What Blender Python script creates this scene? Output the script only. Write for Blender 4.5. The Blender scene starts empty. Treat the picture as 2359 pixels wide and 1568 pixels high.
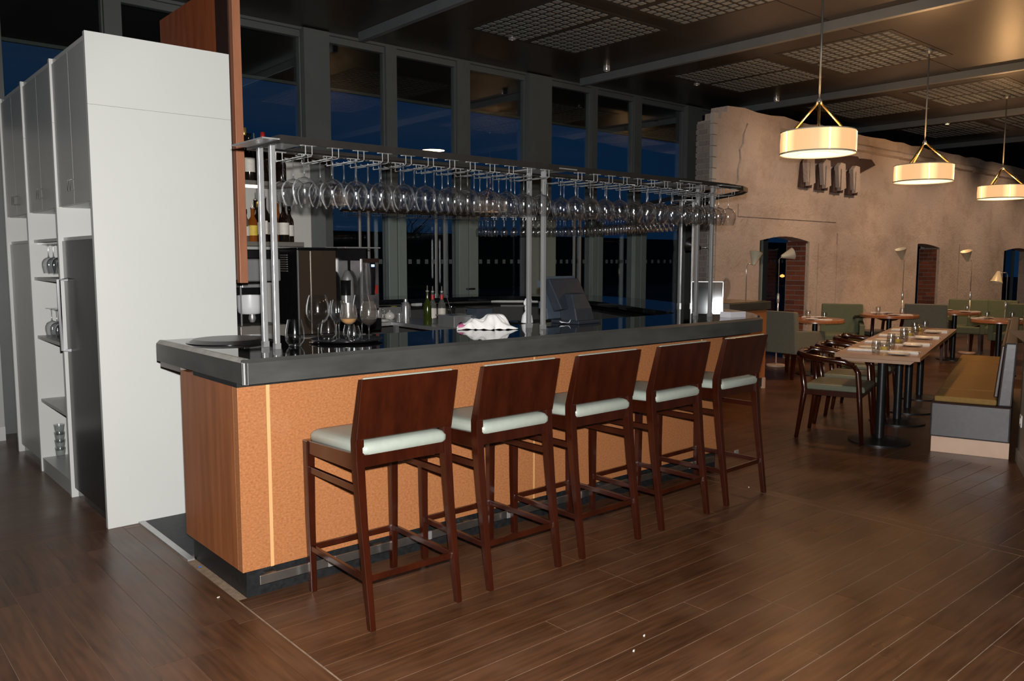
import bpy, bmesh, math, random
from math import sin, cos, pi, radians as R
from mathutils import Vector as V, Matrix as Mx
random.seed(7)
S = bpy.context.scene
COL = S.collection

# ---------------------------------------------------------------- camera, world, flash, exposure
F_PX, YAW, PITCH, ROLL = 1879.2, 0.71613, 0.09839, 0.00116
CAM = V((-1.4064, -3.4431, 1.5240))
FW = V((sin(YAW)*cos(PITCH), cos(YAW)*cos(PITCH), -sin(PITCH)))
r0 = V((cos(YAW), -sin(YAW), 0)); u0 = r0.cross(FW)
RT = cos(ROLL)*r0 + sin(ROLL)*u0; UP = -sin(ROLL)*r0 + cos(ROLL)*u0
cd = bpy.data.cameras.new('camera'); cam = bpy.data.objects.new('camera', cd); COL.objects.link(cam)
cd.sensor_fit = 'HORIZONTAL'; cd.sensor_width = 36; cd.lens = F_PX/2359*36; cd.clip_start = .05; cd.clip_end = 500
m = Mx((RT, UP, -FW)).transposed().to_4x4(); m.translation = CAM
cam.matrix_world = m; S.camera = cam
def ray(px, py): return FW + ((px-1179.5)/F_PX)*RT - ((py-784)/F_PX)*UP
def at_z(px, py, z): d = ray(px, py); return CAM + d*((z-CAM.z)/d.z)
def at_y(px, py, y): d = ray(px, py); return CAM + d*((y-CAM.y)/d.y)
def at_x(px, py, x): d = ray(px, py); return CAM + d*((x-CAM.x)/d.x)

S.view_settings.view_transform = 'Standard'; S.view_settings.look = 'None'
S.view_settings.gamma = 1; S.view_settings.use_curve_mapping = False
S.view_settings.exposure = 0.0
S.cycles.use_denoising = True
S.cycles.max_bounces = 14; S.cycles.transparent_max_bounces = 40
S.cycles.diffuse_bounces = 4; S.cycles.glossy_bounces = 6; S.cycles.transmission_bounces = 8
S.cycles.sample_clamp_indirect = 4.0; S.cycles.caustics_reflective = False; S.cycles.caustics_refractive = False

W = bpy.data.worlds.new('dusk_sky'); S.world = W; W.use_nodes = True
wt = W.node_tree; wt.nodes.clear()
wo = wt.nodes.new('ShaderNodeOutputWorld'); wb = wt.nodes.new('ShaderNodeBackground')
wc = wt.nodes.new('ShaderNodeTexCoord'); wn = wt.nodes.new('ShaderNodeTexNoise'); wr = wt.nodes.new('ShaderNodeValToRGB')
wm = wt.nodes.new('ShaderNodeMapping'); wm.inputs['Scale'].default_value = (1.2, 1.2, 7)
wn.inputs['Scale'].default_value = 1.6; wn.inputs['Detail'].default_value = 4
wr.color_ramp.elements[0].color = (.0028, .0140, .040, 1); wr.color_ramp.elements[1].color = (.0095, .019, .036, 1)
wr.color_ramp.elements[0].position = .42; wr.color_ramp.elements[1].position = .72
for a, b in ((wc.outputs['Generated'], wm.inputs[0]), (wm.outputs[0], wn.inputs['Vector']), (wn.outputs['Fac'], wr.inputs[0]),
             (wr.outputs[0], wb.inputs[0]), (wb.outputs[0], wo.inputs[0])): wt.links.new(a, b)
wb.inputs['Strength'].default_value = 1.0

def lamp(name, kind, loc, energy, color=(1, 1, 1), radius=.05, **k):
    l = bpy.data.lights.new(name, kind); l.energy = energy; l.color = color
    if kind in ('POINT', 'SPOT'): l.shadow_soft_size = radius
    for a, b in k.items(): setattr(l, a, b)
    o = bpy.data.objects.new(name, l); o.location = loc; COL.objects.link(o); return o
# the photographer's on-camera flash: a small lamp just above the lens, aimed with it
FL = lamp('camera_flash', 'SPOT', CAM + UP*.10 + RT*.01, 1280, (1, .97, .93), .022, spot_size=R(98), spot_blend=.55)
FL.rotation_euler = (FW - UP*.10).to_track_quat('-Z', 'Y').to_euler()

# recessed room lighting over the dining area is out of frame: warm soft pools there
for i, (x, y) in enumerate(((9.2, -1.6), (13.5, -1.2), (5.5, -4.5), (0.5, -6))):
    a = lamp('ceiling_downlight', 'AREA', (x, y, 3.9), 20 if i < 2 else 6, (1, .66, .36), shape='DISK', size=.5)

for x in (8.8, 11.0, 13.2, 15.4, 17.8, 20.5):     # added unseen fill spots that brighten the stone wall
    w_ = lamp('wall_fill_spot', 'SPOT', (x, .9, 3.9), 150, (1, .70, .48), .06, spot_size=R(86), spot_blend=.9)
    w_.rotation_euler = (V((x, 3.0, 1.5))-V((x, .9, 3.9))).to_track_quat('-Z', 'Y').to_euler()

# ---------------------------------------------------------------- materials
def new_mat(name):
    m = bpy.data.materials.new(name); m.use_nodes = True
    return m, m.node_tree, m.node_tree.nodes['Principled BSDF']
def ramp(nt, fac, c0, c1, p0=.35, p1=.65):
    r = nt.nodes.new('ShaderNodeValToRGB'); e = r.color_ramp.elements
    e[0].color = (*c0, 1); e[1].color = (*c1, 1); e[0].position = p0; e[1].position = p1
    nt.links.new(fac, r.inputs[0]); return r.outputs[0]
def noise(nt, scale, stretch=(1, 1, 1), detail=4, obj=True, rough=.55):
    tc = nt.nodes.new('ShaderNodeTexCoord'); mp = nt.nodes.new('ShaderNodeMapping'); n = nt.nodes.new('ShaderNodeTexNoise')
    mp.inputs['Scale'].default_value = stretch; n.inputs['Scale'].default_value = scale; n.inputs['Detail'].default_value = detail
    n.inputs['Roughness'].default_value = rough
    nt.links.new(tc.outputs['Object'], mp.inputs[0]); nt.links.new(mp.outputs[0], n.inputs['Vector']); return n.outputs['Fac']
def bump(nt, bs, fac, strength=.2, dist=.01):
    b = nt.nodes.new('ShaderNodeBump'); b.inputs['Strength'].default_value = strength; b.inputs['Distance'].default_value = dist
    nt.links.new(fac, b.inputs['Height']); nt.links.new(b.outputs[0], bs.inputs['Normal'])
def pm(name, c, rough=.5, metal=0, var=.12, scale=20, stretch=(1, 1, 1), bmp=0, c2=None, spec=.5, coat=0):
    m, nt, b = new_mat(name)
    f = noise(nt, scale, stretch)
    lo = tuple(x*(1-var) for x in c) if c2 is None else c; hi = tuple(min(1, x*(1+var)) for x in c) if c2 is None else c2
    nt.links.new(ramp(nt, f, lo, hi), b.inputs['Base Color'])
    b.inputs['Roughness'].default_value = rough; b.inputs['Metallic'].default_value = metal
    b.inputs['Specular IOR Level'].default_value = spec; b.inputs['Coat Weight'].default_value = coat; b.inputs['Coat Roughness'].default_value = .15
    if bmp: bump(nt, b, f, bmp)
    return m
def emit(name, c, s):
    m, nt, b = new_mat(name); b.inputs['Base Color'].default_value = (*[x*.8 for x in c], 1)
    b.inputs['Emission Color'].default_value = (*c, 1); b.inputs['Emission Strength'].default_value = s
    f = noise(nt, 6); mth = nt.nodes.new('ShaderNodeMapRange'); mth.inputs[3].default_value = s*.92; mth.inputs[4].default_value = s*1.08
    nt.links.new(f, mth.inputs[0]); nt.links.new(mth.outputs[0], b.inputs['Emission Strength']); return m
def thin_glass(name, tint=(1, 1, 1), edge=.5, rough=.03, base=.05, milky=0, mc=(.6, .5, .4)):
    """thin clear glass sheet: lets light through, mirrors by angle"""
    m = bpy.data.materials.new(name); m.use_nodes = True; nt = m.node_tree; nt.nodes.clear()
    o = nt.nodes.new('ShaderNodeOutputMaterial'); t = nt.nodes.new('ShaderNodeBsdfTransparent'); g = nt.nodes.new('ShaderNodeBsdfGlossy')
    t.inputs[0].default_value = (*tint, 1); g.inputs['Roughness'].default_value = rough; g.inputs[0].default_value = (.95, .97, 1, 1)
    lw = nt.nodes.new('ShaderNodeLayerWeight'); lw.inputs[0].default_value = .5
    p = nt.nodes.new('ShaderNodeMath'); p.operation = 'POWER'; p.inputs[1].default_value = 2.4
    mr = nt.nodes.new('ShaderNodeMapRange'); mr.inputs[3].default_value = base; mr.inputs[4].default_value = base+edge
    mix = nt.nodes.new('ShaderNodeMixShader')
    nt.links.new(lw.outputs['Facing'], p.inputs[0]); nt.links.new(p.outputs[0], mr.inputs[0]); nt.links.new(mr.outputs[0], mix.inputs[0])
    src = t.outputs[0]
    if milky:
        d = nt.nodes.new('ShaderNodeBsdfDiffuse'); d.inputs[0].default_value = (*mc, 1); mx = nt.nodes.new('ShaderNodeMixShader'); mx.inputs[0].default_value = milky
        nt.links.new(t.outputs[0], mx.inputs[1]); nt.links.new(d.outputs[0], mx.inputs[2]); src = mx.outputs[0]
    nt.links.new(src, mix.inputs[1]); nt.links.new(g.outputs[0], mix.inputs[2]); nt.links.new(mix.outputs[0], o.inputs[0])
    return m
def wood(name, c1, c2, rough=.35, grain=(1, 1, 12), scale=5, fine=90, coat=0, bmp=.03):
    m, nt, b = new_mat(name)
    a = noise(nt, scale, grain, 5); f = noise(nt, fine, tuple(max(.15, g*.3) for g in grain), 3)
    mx = nt.nodes.new('ShaderNodeMath'); mx.operation = 'MULTIPLY_ADD'; mx.inputs[1].default_value = .35
    nt.links.new(f, mx.inputs[0]); nt.links.new(a, mx.inputs[2])
    nt.links.new(ramp(nt, mx.outputs[0], c1, c2, .45, .9), b.inputs['Base Color'])
    b.inputs['Roughness'].default_value = rough; b.inputs['Coat Weight'].default_value = coat; b.inputs['Coat Roughness'].default_value = .18
    bump(nt, b, f, bmp, .002); return m
def plank_mat(name, dark, light):
    m, nt, b = new_mat(name)
    oi = nt.nodes.new('ShaderNodeObjectInfo'); tc = nt.nodes.new('ShaderNodeTexCoord'); mp = nt.nodes.new('ShaderNodeMapping')
    mp.inputs['Scale'].default_value = (1.2, 14, 14); n = nt.nodes.new('ShaderNodeTexNoise'); n.inputs['Scale'].default_value = 3; n.inputs['Detail'].default_value = 6
    ad = nt.nodes.new('ShaderNodeVectorMath'); ad.operation = 'ADD'
    nt.links.new(tc.outputs['Object'], ad.inputs[0]); nt.links.new(oi.outputs['Location'], ad.inputs[1])
    nt.links.new(ad.outputs[0], mp.inputs[0]); nt.links.new(mp.outputs[0], n.inputs['Vector'])
    c = ramp(nt, n.outputs['Fac'], dark, light, .3, .75)
    h = nt.nodes.new('ShaderNodeHueSaturation'); mr = nt.nodes.new('ShaderNodeMapRange'); mr.inputs[3].default_value = .82; mr.inputs[4].default_value = 1.15
    nt.links.new(oi.outputs['Random'], mr.inputs[0]); nt.links.new(mr.outputs[0], h.inputs['Value']); nt.links.new(c, h.inputs['Color'])
    # scuffs: dry scratched patches
    s = nt.nodes.new('ShaderNodeTexNoise'); s.inputs['Scale'].default_value = 2.2; s.inputs['Detail'].default_value = 8
    nt.links.new(ad.outputs[0], s.inputs['Vector'])
    mixc = nt.nodes.new('ShaderNodeMix'); mixc.data_type = 'RGBA'; mixc.inputs['B'].default_value = (.150, .076, .042, 1)
    sf = nt.nodes.new('ShaderNodeMapRange'); sf.inputs[1].default_value = .45; sf.inputs[2].default_value = .8; sf.inputs[4].default_value = .5
    nt.links.new(s.outputs['Fac'], sf.inputs[0]); nt.links.new(sf.outputs[0], mixc.inputs['Factor']); nt.links.new(h.outputs[0], mixc.inputs['A'])
    nt.links.new(mixc.outputs['Result'], b.inputs['Base Color'])
    rr = nt.nodes.new('ShaderNodeMapRange'); rr.inputs[3].default_value = .17; rr.inputs[4].default_value = .5
    nt.links.new(s.outputs['Fac'], rr.inputs[0]); nt.links.new(rr.outputs[0], b.inputs['Roughness'])
    bump(nt, b, n.outputs['Fac'], .05, .003); return m
def brick_mat(name, c1, c2, mortar=None):
    m, nt, b = new_mat(name)
    oi = nt.nodes.new('ShaderNodeObjectInfo'); nt.links.new(ramp(nt, oi.outputs['Random'], c1, c2, 0, 1), b.inputs['Base Color'])
    b.inputs['Roughness'].default_value = .9; bump(nt, b, noise(nt, 60), .4, .01); return m
def stone_mat(name):
    m, nt, b = new_mat(name)
    big = noise(nt, .55, (1, 1, 1.3), 6); med = noise(nt, 1.9, (1, 1, 1.15), 8, rough=.68); fin = noise(nt, 25, (1, 1, 1), 6)
    a = ramp(nt, big, (.47, .385, .335), (.54, .425, .345), .35, .65)
    d = ramp(nt, med, (.62, .56, .5), (1, 1, 1), .36, .52)
    mx = nt.nodes.new('ShaderNodeMix'); mx.data_type = 'RGBA'; mx.blend_type = 'MULTIPLY'; mx.inputs['Factor'].default_value = .45
    nt.links.new(a, mx.inputs['A']); nt.links.new(d, mx.inputs['B']); nt.links.new(mx.outputs['Result'], b.inputs['Base Color'])
    b.inputs['Roughness'].default_value = .9
    ad = nt.nodes.new('ShaderNodeMath'); ad.operation = 'MULTIPLY_ADD'; ad.inputs[1].default_value = 2.5
    nt.links.new(med, ad.inputs[0]); nt.links.new(fin, ad.inputs[2]); bump(nt, b, ad.outputs[0], .5, .03); return m

M = dict(
 cabinet=pm('white_laminate', (.57, .58, .565), .32, 0, .01, 2), cab_grey=pm('cabinet_shade_grey', (.40, .41, .40), .35, 0, .02, 2),
 panel=wood('sapele_panel', (.255, .095, .034), (.42, .172, .068), .34, (1, 1, 1.5), 85, 220, .15),
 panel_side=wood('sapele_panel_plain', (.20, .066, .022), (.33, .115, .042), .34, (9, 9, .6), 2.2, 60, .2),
 batten=wood('maple_batten', (.55, .29, .12), (.64, .36, .16), .4, (1, 1, .2), 6, 60),
 bulkhead=wood('red_wood_bulkhead', (.20, .045, .014), (.30, .085, .03), .3, (1, 6, .6), 3, 60),
 bulkhead_edge=wood('bulkhead_edge_wood', (.27, .105, .055), (.36, .15, .08), .4, (4, 4, .6), 3, 60),
 granite=pm('black_granite', (.006, .007, .009), .035, 0, .5, 90, spec=.62), band=pm('dark_steel_band', (.085, .086, .082), .36, .45, .2, 3, (1, 1, 3)),
 bevel=pm('bevel_reflection_steel', (.36, .34, .31), .5, .15, .15, 12),  # paler tone paints in the white cabinet's reflection
 band_hi=pm('polished_corner_steel', (.42, .42, .42), .35, .3, .05, 6),
 steel=pm('brushed_steel', (.52, .525, .53), .33, .72, .06, 30, (1, 1, .1)), dsteel=pm('dark_rack_steel', (.042, .038, .036), .36, .6, .15, 8),
 chrome=pm('chrome', (.70, .70, .70), .2, .75, .02, 10), kick=pm('black_plinth', (.008, .009, .010), .45, 0, .4, 40),
 rail=pm('foot_rail_steel', (.40, .39, .37), .38, 1, .1, 8),
 stool=wood('mahogany_stain', (.017, .0027, .0010), (.037, .0064, .0020), .22, (3, 3, .7), 4, 60, .5), pad=pm('sage_vinyl', (.30, .335, .295), .38, 0, .03, 30, bmp=.02),
 chair_pad=pm('olive_sage_vinyl', (.125, .13, .095), .32, 0, .04, 30),
 plank=plank_mat('walnut_plank', (.040, .0165, .0075), (.102, .041, .0170)), gap=pm('plank_joint_dust', (.22, .15, .10), .8, 0, .2, 30),
 mat_black=pm('black_rubber_mat', (.030, .034, .038), .6, 0, .2, 40), ceil=pm('bronze_ceiling_panel', (.042, .034, .027), .34, .25, .10, 3, (.3, 2, 1)),
 beam=pm('grey_track', (.15, .165, .175), .4, .3, .05, 5), grille=pm('grille_cell', (.17, .185, .19), .5, 0, .05, 6), grille_back=pm('grille_field', (.022, .019, .017), .6, 0, .1, 6),
 frame=pm('grey_window_frame', (.105, .115, .112), .45, .1, .05, 4), post=pm('pale_door_post', (.26, .31, .285), .45, .3, .06, 3, (1, 1, .3)), dark=pm('dark_plaster', (.05, .05, .05), .8, 0, .1, 3),
 stone=stone_mat('old_plaster_stone'), brick=brick_mat('red_brick', (.12, .032, .018), (.26, .07, .03)), brickg=brick_mat('grey_brick', (.20, .17, .155), (.27, .23, .21)),
 mortar=pm('mortar', (.30, .26, .23), .9, 0, .15, 30, bmp=.3), quoin=brick_mat('pale_quoin', (.40, .36, .33), (.46, .42, .38)),
 pane=thin_glass('window_pane', (.92, .97, .97), .6, 0.0, .055), glass=thin_glass('wine_glass', (.935, .94, .945), .88, .10, .10), glass_thick=thin_glass('thick_glass', (.88, .9, .9), .75, .12, .16),
 frost=thin_glass('used_glass', (.9, .88, .85), .55, .11, .07, .07, (.38, .34, .30)), cola=pm('cola', (.012, .004, .002), .1), latte=pm('milky_coffee', (.50, .27, .10), .4),
 acrylic=thin_glass('acrylic', (.80, .82, .83), .7, .03, .10), tray=pm('black_tray', (.010, .010, .011), .3, 0, .2, 20), cloth=pm('white_cloth', (.74, .73, .72), .85, 0, .03, 40, bmp=.15),
 pink=pm('pink_cloth_hem', (.45, .10, .22), .85), plastic=pm('navy_plastic', (.020, .025, .035), .45, 0, .1, 30), plastic_l=pm('blue_grey_plastic', (.05, .066, .09), .45, 0, .1, 10),
 panel_grey=pm('mottled_grey_panel', (.11, .10, .105), .3, .3, .35, 9),
 white=pm('white_plastic', (.70, .71, .74), .35, 0, .02, 8), paper=pm('leaflet_paper', (.62, .60, .64), .6, 0, .06, 30, (.1, .1, 8)), black=pm('black_gloss', (.008, .008, .009), .18, 0, .2, 30),
 mach=pm('bronze_machine_front', (.12, .088, .062), .3, .7, .12, 2, (1, 1, .4)), white_wall=pm('grey_white_wall', (.43, .42, .40), .7, 0, .03, 3), shelfm=pm('grey_shelf', (.22, .20, .18), .4, .4, .05, 5),
 bottle_dark=pm('dark_glass', (.010, .006, .004), .08, 0, .3, 4, spec=.7), bottle_green=pm('green_bottle', (.03, .045, .006), .1, 0, .2, 4, spec=.7), bottle_olive=pm('yellow_green_bottle', (.16, .19, .03), .15, 0, .1, 4), bottle_amber=pm('amber_bottle', (.20, .055, .008), .1, 0, .2, 4),
 bottle_clear=thin_glass('clear_bottle', (.85, .87, .85), .5, .05, .1, .12, (.5, .5, .45)), label=pm('paper_label', (.62, .58, .52), .6, 0, .05, 60), label_y=pm('yellow_label', (.62, .45, .05), .6), foil=pm('gold_foil', (.55, .38, .12), .3, .7), red=pm('red_plastic', (.42, .02, .02), .4), syrup=pm('dark_syrup', (.10, .004, .02), .15),
 shade=None, tabletop=wood('table_oak', (.30, .17, .10), (.40, .24, .15), .22, (6, 1, 1), 3, 40, .3), table_red=wood('table_cherry', (.26, .09, .035), (.36, .14, .06), .25, (6, 1, 1), 3, 40, .3), iron=pm('black_iron', (.012, .013, .015), .35, .3, .1, 20),
 sage=pm('sage_fabric', (.135, .135, .105), .85, 0, .05, 40, bmp=.05), green=pm('green_fabric', (.105, .122, .072), .85, 0, .05, 40, bmp=.05), olive=pm('mustard_fabric', (.24, .14, .035), .85, 0, .06, 40, bmp=.05), leather=pm('charcoal_leather', (.05, .046, .05), .35, 0, .1, 25, bmp=.05), brown_leather=pm('brown_leather', (.03, .015, .012), .35, 0, .1, 25),
 partition=pm('grey_partition', (.20, .19, .18), .6, 0, .04, 4), lightwood=wood('pale_kick_board', (.55, .36, .26), (.62, .43, .32), .4, (6, 1, 1), 3, 40), china=pm('white_china', (.66, .64, .60), .25, 0, .02, 8), cream=pm('cream_lamp_shade', (.60, .55, .42), .4, 0, .03, 8),
 brass=pm('brass', (.50, .36, .14), .25, .9, .05, 8), conduit=pm('grey_rod', (.22, .23, .23), .4, .6, .05, 5), tree=pm('night_tree', (.010, .013, .009), .9), ground=pm('night_ground', (.012, .013, .012), .9, 0, .3, 1), soffit=pm('dark_soffit', (.012, .011, .010), .8), fascia=pm('grey_fascia', (.10, .11, .10), .5),
 dot=pm('frosted_dot', (.10, .11, .11), .7), fridge=pm('fridge_glass', (.010, .010, .011), .2, 0, .3, 2, spec=.08), napkin=pm('napkin_linen', (.72, .68, .64), .8), sculpt_dark=pm('dark_recess_shade', (.055, .028, .022), .7), coin=pm('pale_litter', (.6, .55, .5), .6), blue=pm('blue_litter', (.02, .12, .6), .5),
 screen=emit('lit_display', (.35, .5, 1.0), 2.0), strip=emit('shelf_light_strip', (1, .85, .62), 2.2), bulb=emit('warm_street_lamp', (1, .35, .08), 3), exitl=emit('warm_bulb', (1, .62, .25), 14),
)
def shade_mat():
    m, nt, b = new_mat('lit_fabric_shade')
    tc = nt.nodes.new('ShaderNodeTexCoord'); sx = nt.nodes.new('ShaderNodeSeparateXYZ'); nt.links.new(tc.outputs['Object'], sx.inputs[0])
    at = nt.nodes.new('ShaderNodeMath'); at.operation = 'ARCTAN2'; nt.links.new(sx.outputs[0], at.inputs[0]); nt.links.new(sx.outputs[1], at.inputs[1])
    mu = nt.nodes.new('ShaderNodeMath'); mu.operation = 'MULTIPLY'; mu.inputs[1].default_value = 5; nt.links.new(at.outputs[0], mu.inputs[0])
    si = nt.nodes.new('ShaderNodeMath'); si.operation = 'COSINE'; nt.links.new(mu.outputs[0], si.inputs[0])
    mr = nt.nodes.new('ShaderNodeMapRange'); mr.inputs[1].default_value = .0; mr.inputs[2].default_value = 1; mr.inputs[3].default_value = .95; mr.inputs[4].default_value = 1.9
    nt.links.new(si.outputs[0], mr.inputs[0])
    b.inputs['Base Color'].default_value = (.30, .22, .15, 1); b.inputs['Emission Color'].default_value = (1, .53, .23, 1)
    nt.links.new(mr.outputs[0], b.inputs['Emission Strength']); return m
M['shade'] = shade_mat(); M['diff'] = emit('lit_diffuser', (1, .72, .38), 2.2)

# ---------------------------------------------------------------- mesh helpers
class B:
    def __init__(s): s.v = []; s.f = []
    def add(s, vs, fs): n = len(s.v); s.v += [tuple(p) for p in vs]; s.f += [tuple(i+n for i in f) for f in fs]; return s
    def box(s, x0, x1, y0, y1, z0, z1):
        return s.hexa([(x0, y0, z0), (x1, y0, z0), (x1, y1, z0), (x0, y1, z0), (x0, y0, z1), (x1, y0, z1), (x1, y1, z1), (x0, y1, z1)])
    def hexa(s, p): return s.add(p, [(3, 2, 1, 0), (4, 5, 6, 7), (0, 1, 5, 4), (1, 2, 6, 5), (2, 3, 7, 6), (3, 0, 4, 7)])
    def prism(s, poly, z0, z1, axis='z'):
        """polygon extruded: axis z -> (x,y), axis y -> (x,z), axis x -> (y,z)"""
        n = len(poly)
        k = {'z': lambda a, b, c: (a, b, c), 'y': lambda a, b, c: (a, c, b), 'x': lambda a, b, c: (c, a, b)}[axis]
        vs = [k(a, b, z0) for a, b in poly]+[k(a, b, z1) for a, b in poly]
        return s.add(vs, [tuple(reversed(range(n))), tuple(range(n, 2*n))]+[(i, (i+1) % n, n+(i+1) % n, n+i) for i in range(n)])
    def lathe(s, prof, n=20, c=(0, 0, 0), cap=False):
        vs = []; fs = []
        for r, z in prof:
            for i in range(n): a = 2*pi*i/n; vs.append((c[0]+r*cos(a), c[1]+r*sin(a), c[2]+z))
        for k in range(len(prof)-1):
            for i in range(n): j = (i+1) % n; fs.append((k*n+i, k*n+j, (k+1)*n+j, (k+1)*n+i))
        if cap: fs.append(tuple(reversed(range(n)))); fs.append(tuple(range((len(prof)-1)*n, len(prof)*n)))
        return s.add(vs, fs)
    def cyl(s, c, r, z0, z1, n=16): return s.lathe([(r, z0), (r, z1)], n, c, True)
    def tube(s, pts, r, n=6):
        pts = [V(p) for p in pts]; vs = []; fs = []; m_ = len(pts)
        for i, p in enumerate(pts):
            d = (pts[min(i+1, m_-1)]-pts[max(i-1, 0)]).normalized()
            a = d.orthogonal().normalized() if abs(d.z) < .9 else V((1, 0, 0)); a = (a-d*a.dot(d)).normalized(); b = d.cross(a)
            rr = r[i] if isinstance(r, (list, tuple)) else r
            for k in range(n): t = 2*pi*k/n; vs.append(p+a*(rr*cos(t))+b*(rr*sin(t)))
        for i in range(m_-1):
            for k in range(n): j = (k+1) % n; fs.append((i*n+k, i*n+j, (i+1)*n+j, (i+1)*n+k))
        fs.append(tuple(reversed(range(n)))); fs.append(tuple(range((m_-1)*n, m_*n))); return s.add(vs, fs)
    def loft(s, rings):
        n = len(rings[0]); vs = [p for r in rings for p in r]; fs = []
        for k in range(len(rings)-1):
            for i in range(n): j = (i+1) % n; fs.append((k*n+i, k*n+j, (k+1)*n+j, (k+1)*n+i))
        fs.append(tuple(reversed(range(n)))); fs.append(tuple(range((len(rings)-1)*n, len(rings)*n))); return s.add(vs, fs)
    def ribbon(s, A, C, z0, z1):
        """strip between two polylines A (outer) and C (inner), solid between z0 and z1"""
        n = len(A); vs = []
        for z in (z0, z1):
            vs += [(p[0], p[1], z) for p in A]+[(p[0], p[1], z) for p in C]
        fs = []
        for i in range(n-1):
            fs += [(i, i+1, n+i+1, n+i)[::-1], (2*n+i, 2*n+i+1, 3*n+i+1, 3*n+i), (i, 2*n+i, 2*n+i+1, i+1)[::-1], (n+i, n+i+1, 3*n+i+1, 3*n+i)[::-1]]
        fs += [(0, n, 3*n, 2*n), (n-1, 3*n-1, 4*n-1, 2*n-1)]
        return s.add(vs, fs)
    def mesh(s, name, mat, smooth=False):
        me = bpy.data.meshes.new(name); me.from_pydata(s.v, [], s.f)
        bm = bmesh.new(); bm.from_mesh(me); bmesh.ops.recalc_face_normals(bm, faces=bm.faces); bm.to_mesh(me); bm.free()
        me.materials.append(M[mat] if isinstance(mat, str) else mat)
        if smooth:
            me.polygons.foreach_set('use_smooth', [True]*len(me.polygons))
            if smooth is not True: me.set_sharp_from_angle(angle=R(smooth))
        return me
def tag(o, label=None, cat=None, group=None, kind=None):
    for k, v in (('label', label), ('category', cat), ('group', group), ('kind', kind)):
        if v: o[k] = v
    return o
def put(name, me, parent=None, loc=(0, 0, 0), rz=0, bev=0, **t):
    o = bpy.data.objects.new(name, me); COL.objects.link(o); o.location = loc; o.rotation_euler = (0, 0, rz)
    if parent: o.parent = parent
    if bev:
        b = o.modifiers.new('edge', 'BEVEL'); b.width = bev; b.segments = 2; b.limit_method = 'ANGLE'; b.angle_limit = R(40)
    return tag(o, **t)
def part(name, b, mat, parent, smooth=False, bev=0, loc=(0, 0, 0), rz=0, **t): return put(name, b.mesh(name, mat, smooth), parent, loc, rz, bev, **t)
def thing(name, label, cat, loc=(0, 0, 0), rz=0, group=None): return put(name, None, None, loc, rz, label=label, cat=cat, group=group)
def struct(name, b=None, mat=None, loc=(0, 0, 0), **k):
    return put(name, b.mesh(name, mat) if b else None, None, loc, 0, kind='structure', **k)
def dup(root, loc, rz=None, label=None, group=None):
    c = root.copy(); COL.objects.link(c); c.location = loc
    if rz is not None: c.rotation_euler = (0, 0, rz)
    if label: c['label'] = label
    if group: c['group'] = group
    for ch in list(root.children):
        d = ch.copy(); COL.objects.link(d); d.parent = c
        for g in list(ch.children):
            e = g.copy(); COL.objects.link(e); e.parent = d
    return c
def offset(P, w):
    out = []
    for i, p in enumerate(P):
        p = V(p)
        d0 = (p-V(P[i-1])).normalized() if i else None; d1 = (V(P[i+1])-p).normalized() if i < len(P)-1 else None
        d0 = d0 or d1; d1 = d1 or d0
        n0 = V((-d0.y, d0.x)); n1 = V((-d1.y, d1.x)); n = (n0+n1).normalized()
        out.append(p+n*(w/max(.5, n.dot(n0))))
    return out

# ================================================================ SETTING
# ---- floor: slab, and separate boards where they can be told apart
CZ = 4.0; YW = 4.85; XL, XR, YB = -9.0, 26.0, -9.5
fl = struct('floor', B().box(XL, -2.8, YB, YW+.3, -.1, 0).box(5.2, XR, YB, YW+.3, -.1, 0).box(-2.8, 5.2, YB, -3.4, -.1, 0).box(-2.8, 5.2, 1.45, YW+.3, -.1, 0), 'plank')
part('floor_joint_bed', B().box(-2.8, 5.2, -3.4, 1.45, -.1, -.002), 'gap', fl, label='dusty pale joints between the floor boards')
def board(L, Wd):
    return B().box(0, L, 0, Wd, -.02, 0).mesh('plank', 'plank')
meshes = {}
PW = .132
def lay(x, y, L, w, rot):
    k = (round(L, 2), round(w, 3))
    if k not in meshes: meshes[k] = board(L, w)
    if rot: put('plank', meshes[k], fl, (x+w, y, 0), pi/2)
    else: put('plank', meshes[k], fl, (x, y, 0), 0)
g = .0045
y = -3.4
while y < .03:                      # boards that run along the bar front
    x = -.015+g; w = min(PW-g, .035-y)
    while x < 3.28-.02:
        L = min(random.choice((.9, 1.2, 1.5, 1.8)), 3.28-x)
        if 3.28-x-L < .35: L = 3.28-x
        L = round(L, 2); lay(x, y, L-g, w, 0); x += L
    y += PW
for xb in (-.015-.09, 3.28+g):      # border boards
    yy = -3.4
    while yy < 1.44:
        L = min(1.6, 1.45-yy); lay(xb, yy, round(L-g, 3), .09-g, 1); yy += L
x = -.015-.09-PW
while x > -2.8:                     # boards left of the bar run away from the camera
    yy = -3.4+random.uniform(-.6, 0); w = PW-.0018
    while yy < 1.44:
        L = random.choice((1.2, 1.5, 1.8)); a = max(yy, -3.4); e = min(yy+L, 1.45)
        if e-a > .1: lay(x, a, round(e-a-.002, 3), w, 1)
        yy += L
    x -= PW
y = -3.4
while y < 1.44:                     # boards right of the second border strip
    x = 3.28+.09+g*2; w = min(PW-g, 1.45-y)
    while x < 5.2:
        L = min(random.choice((.9, 1.2, 1.8)), 5.2-x)
        if 5.2-x-L < .3: L = 5.2-x
        lay(x, y, round(L-g, 2), w, 0); x += L
    y += PW
part('rubber_floor_inlay', B().box(.02, 3.6, .72, 4.5, 0, .006), 'mat_black', fl)
part('threshold_strip', B().box(-.015, .02, .66, 1.46, 0, .009), 'steel', fl, label='pale metal threshold strip')

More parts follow.
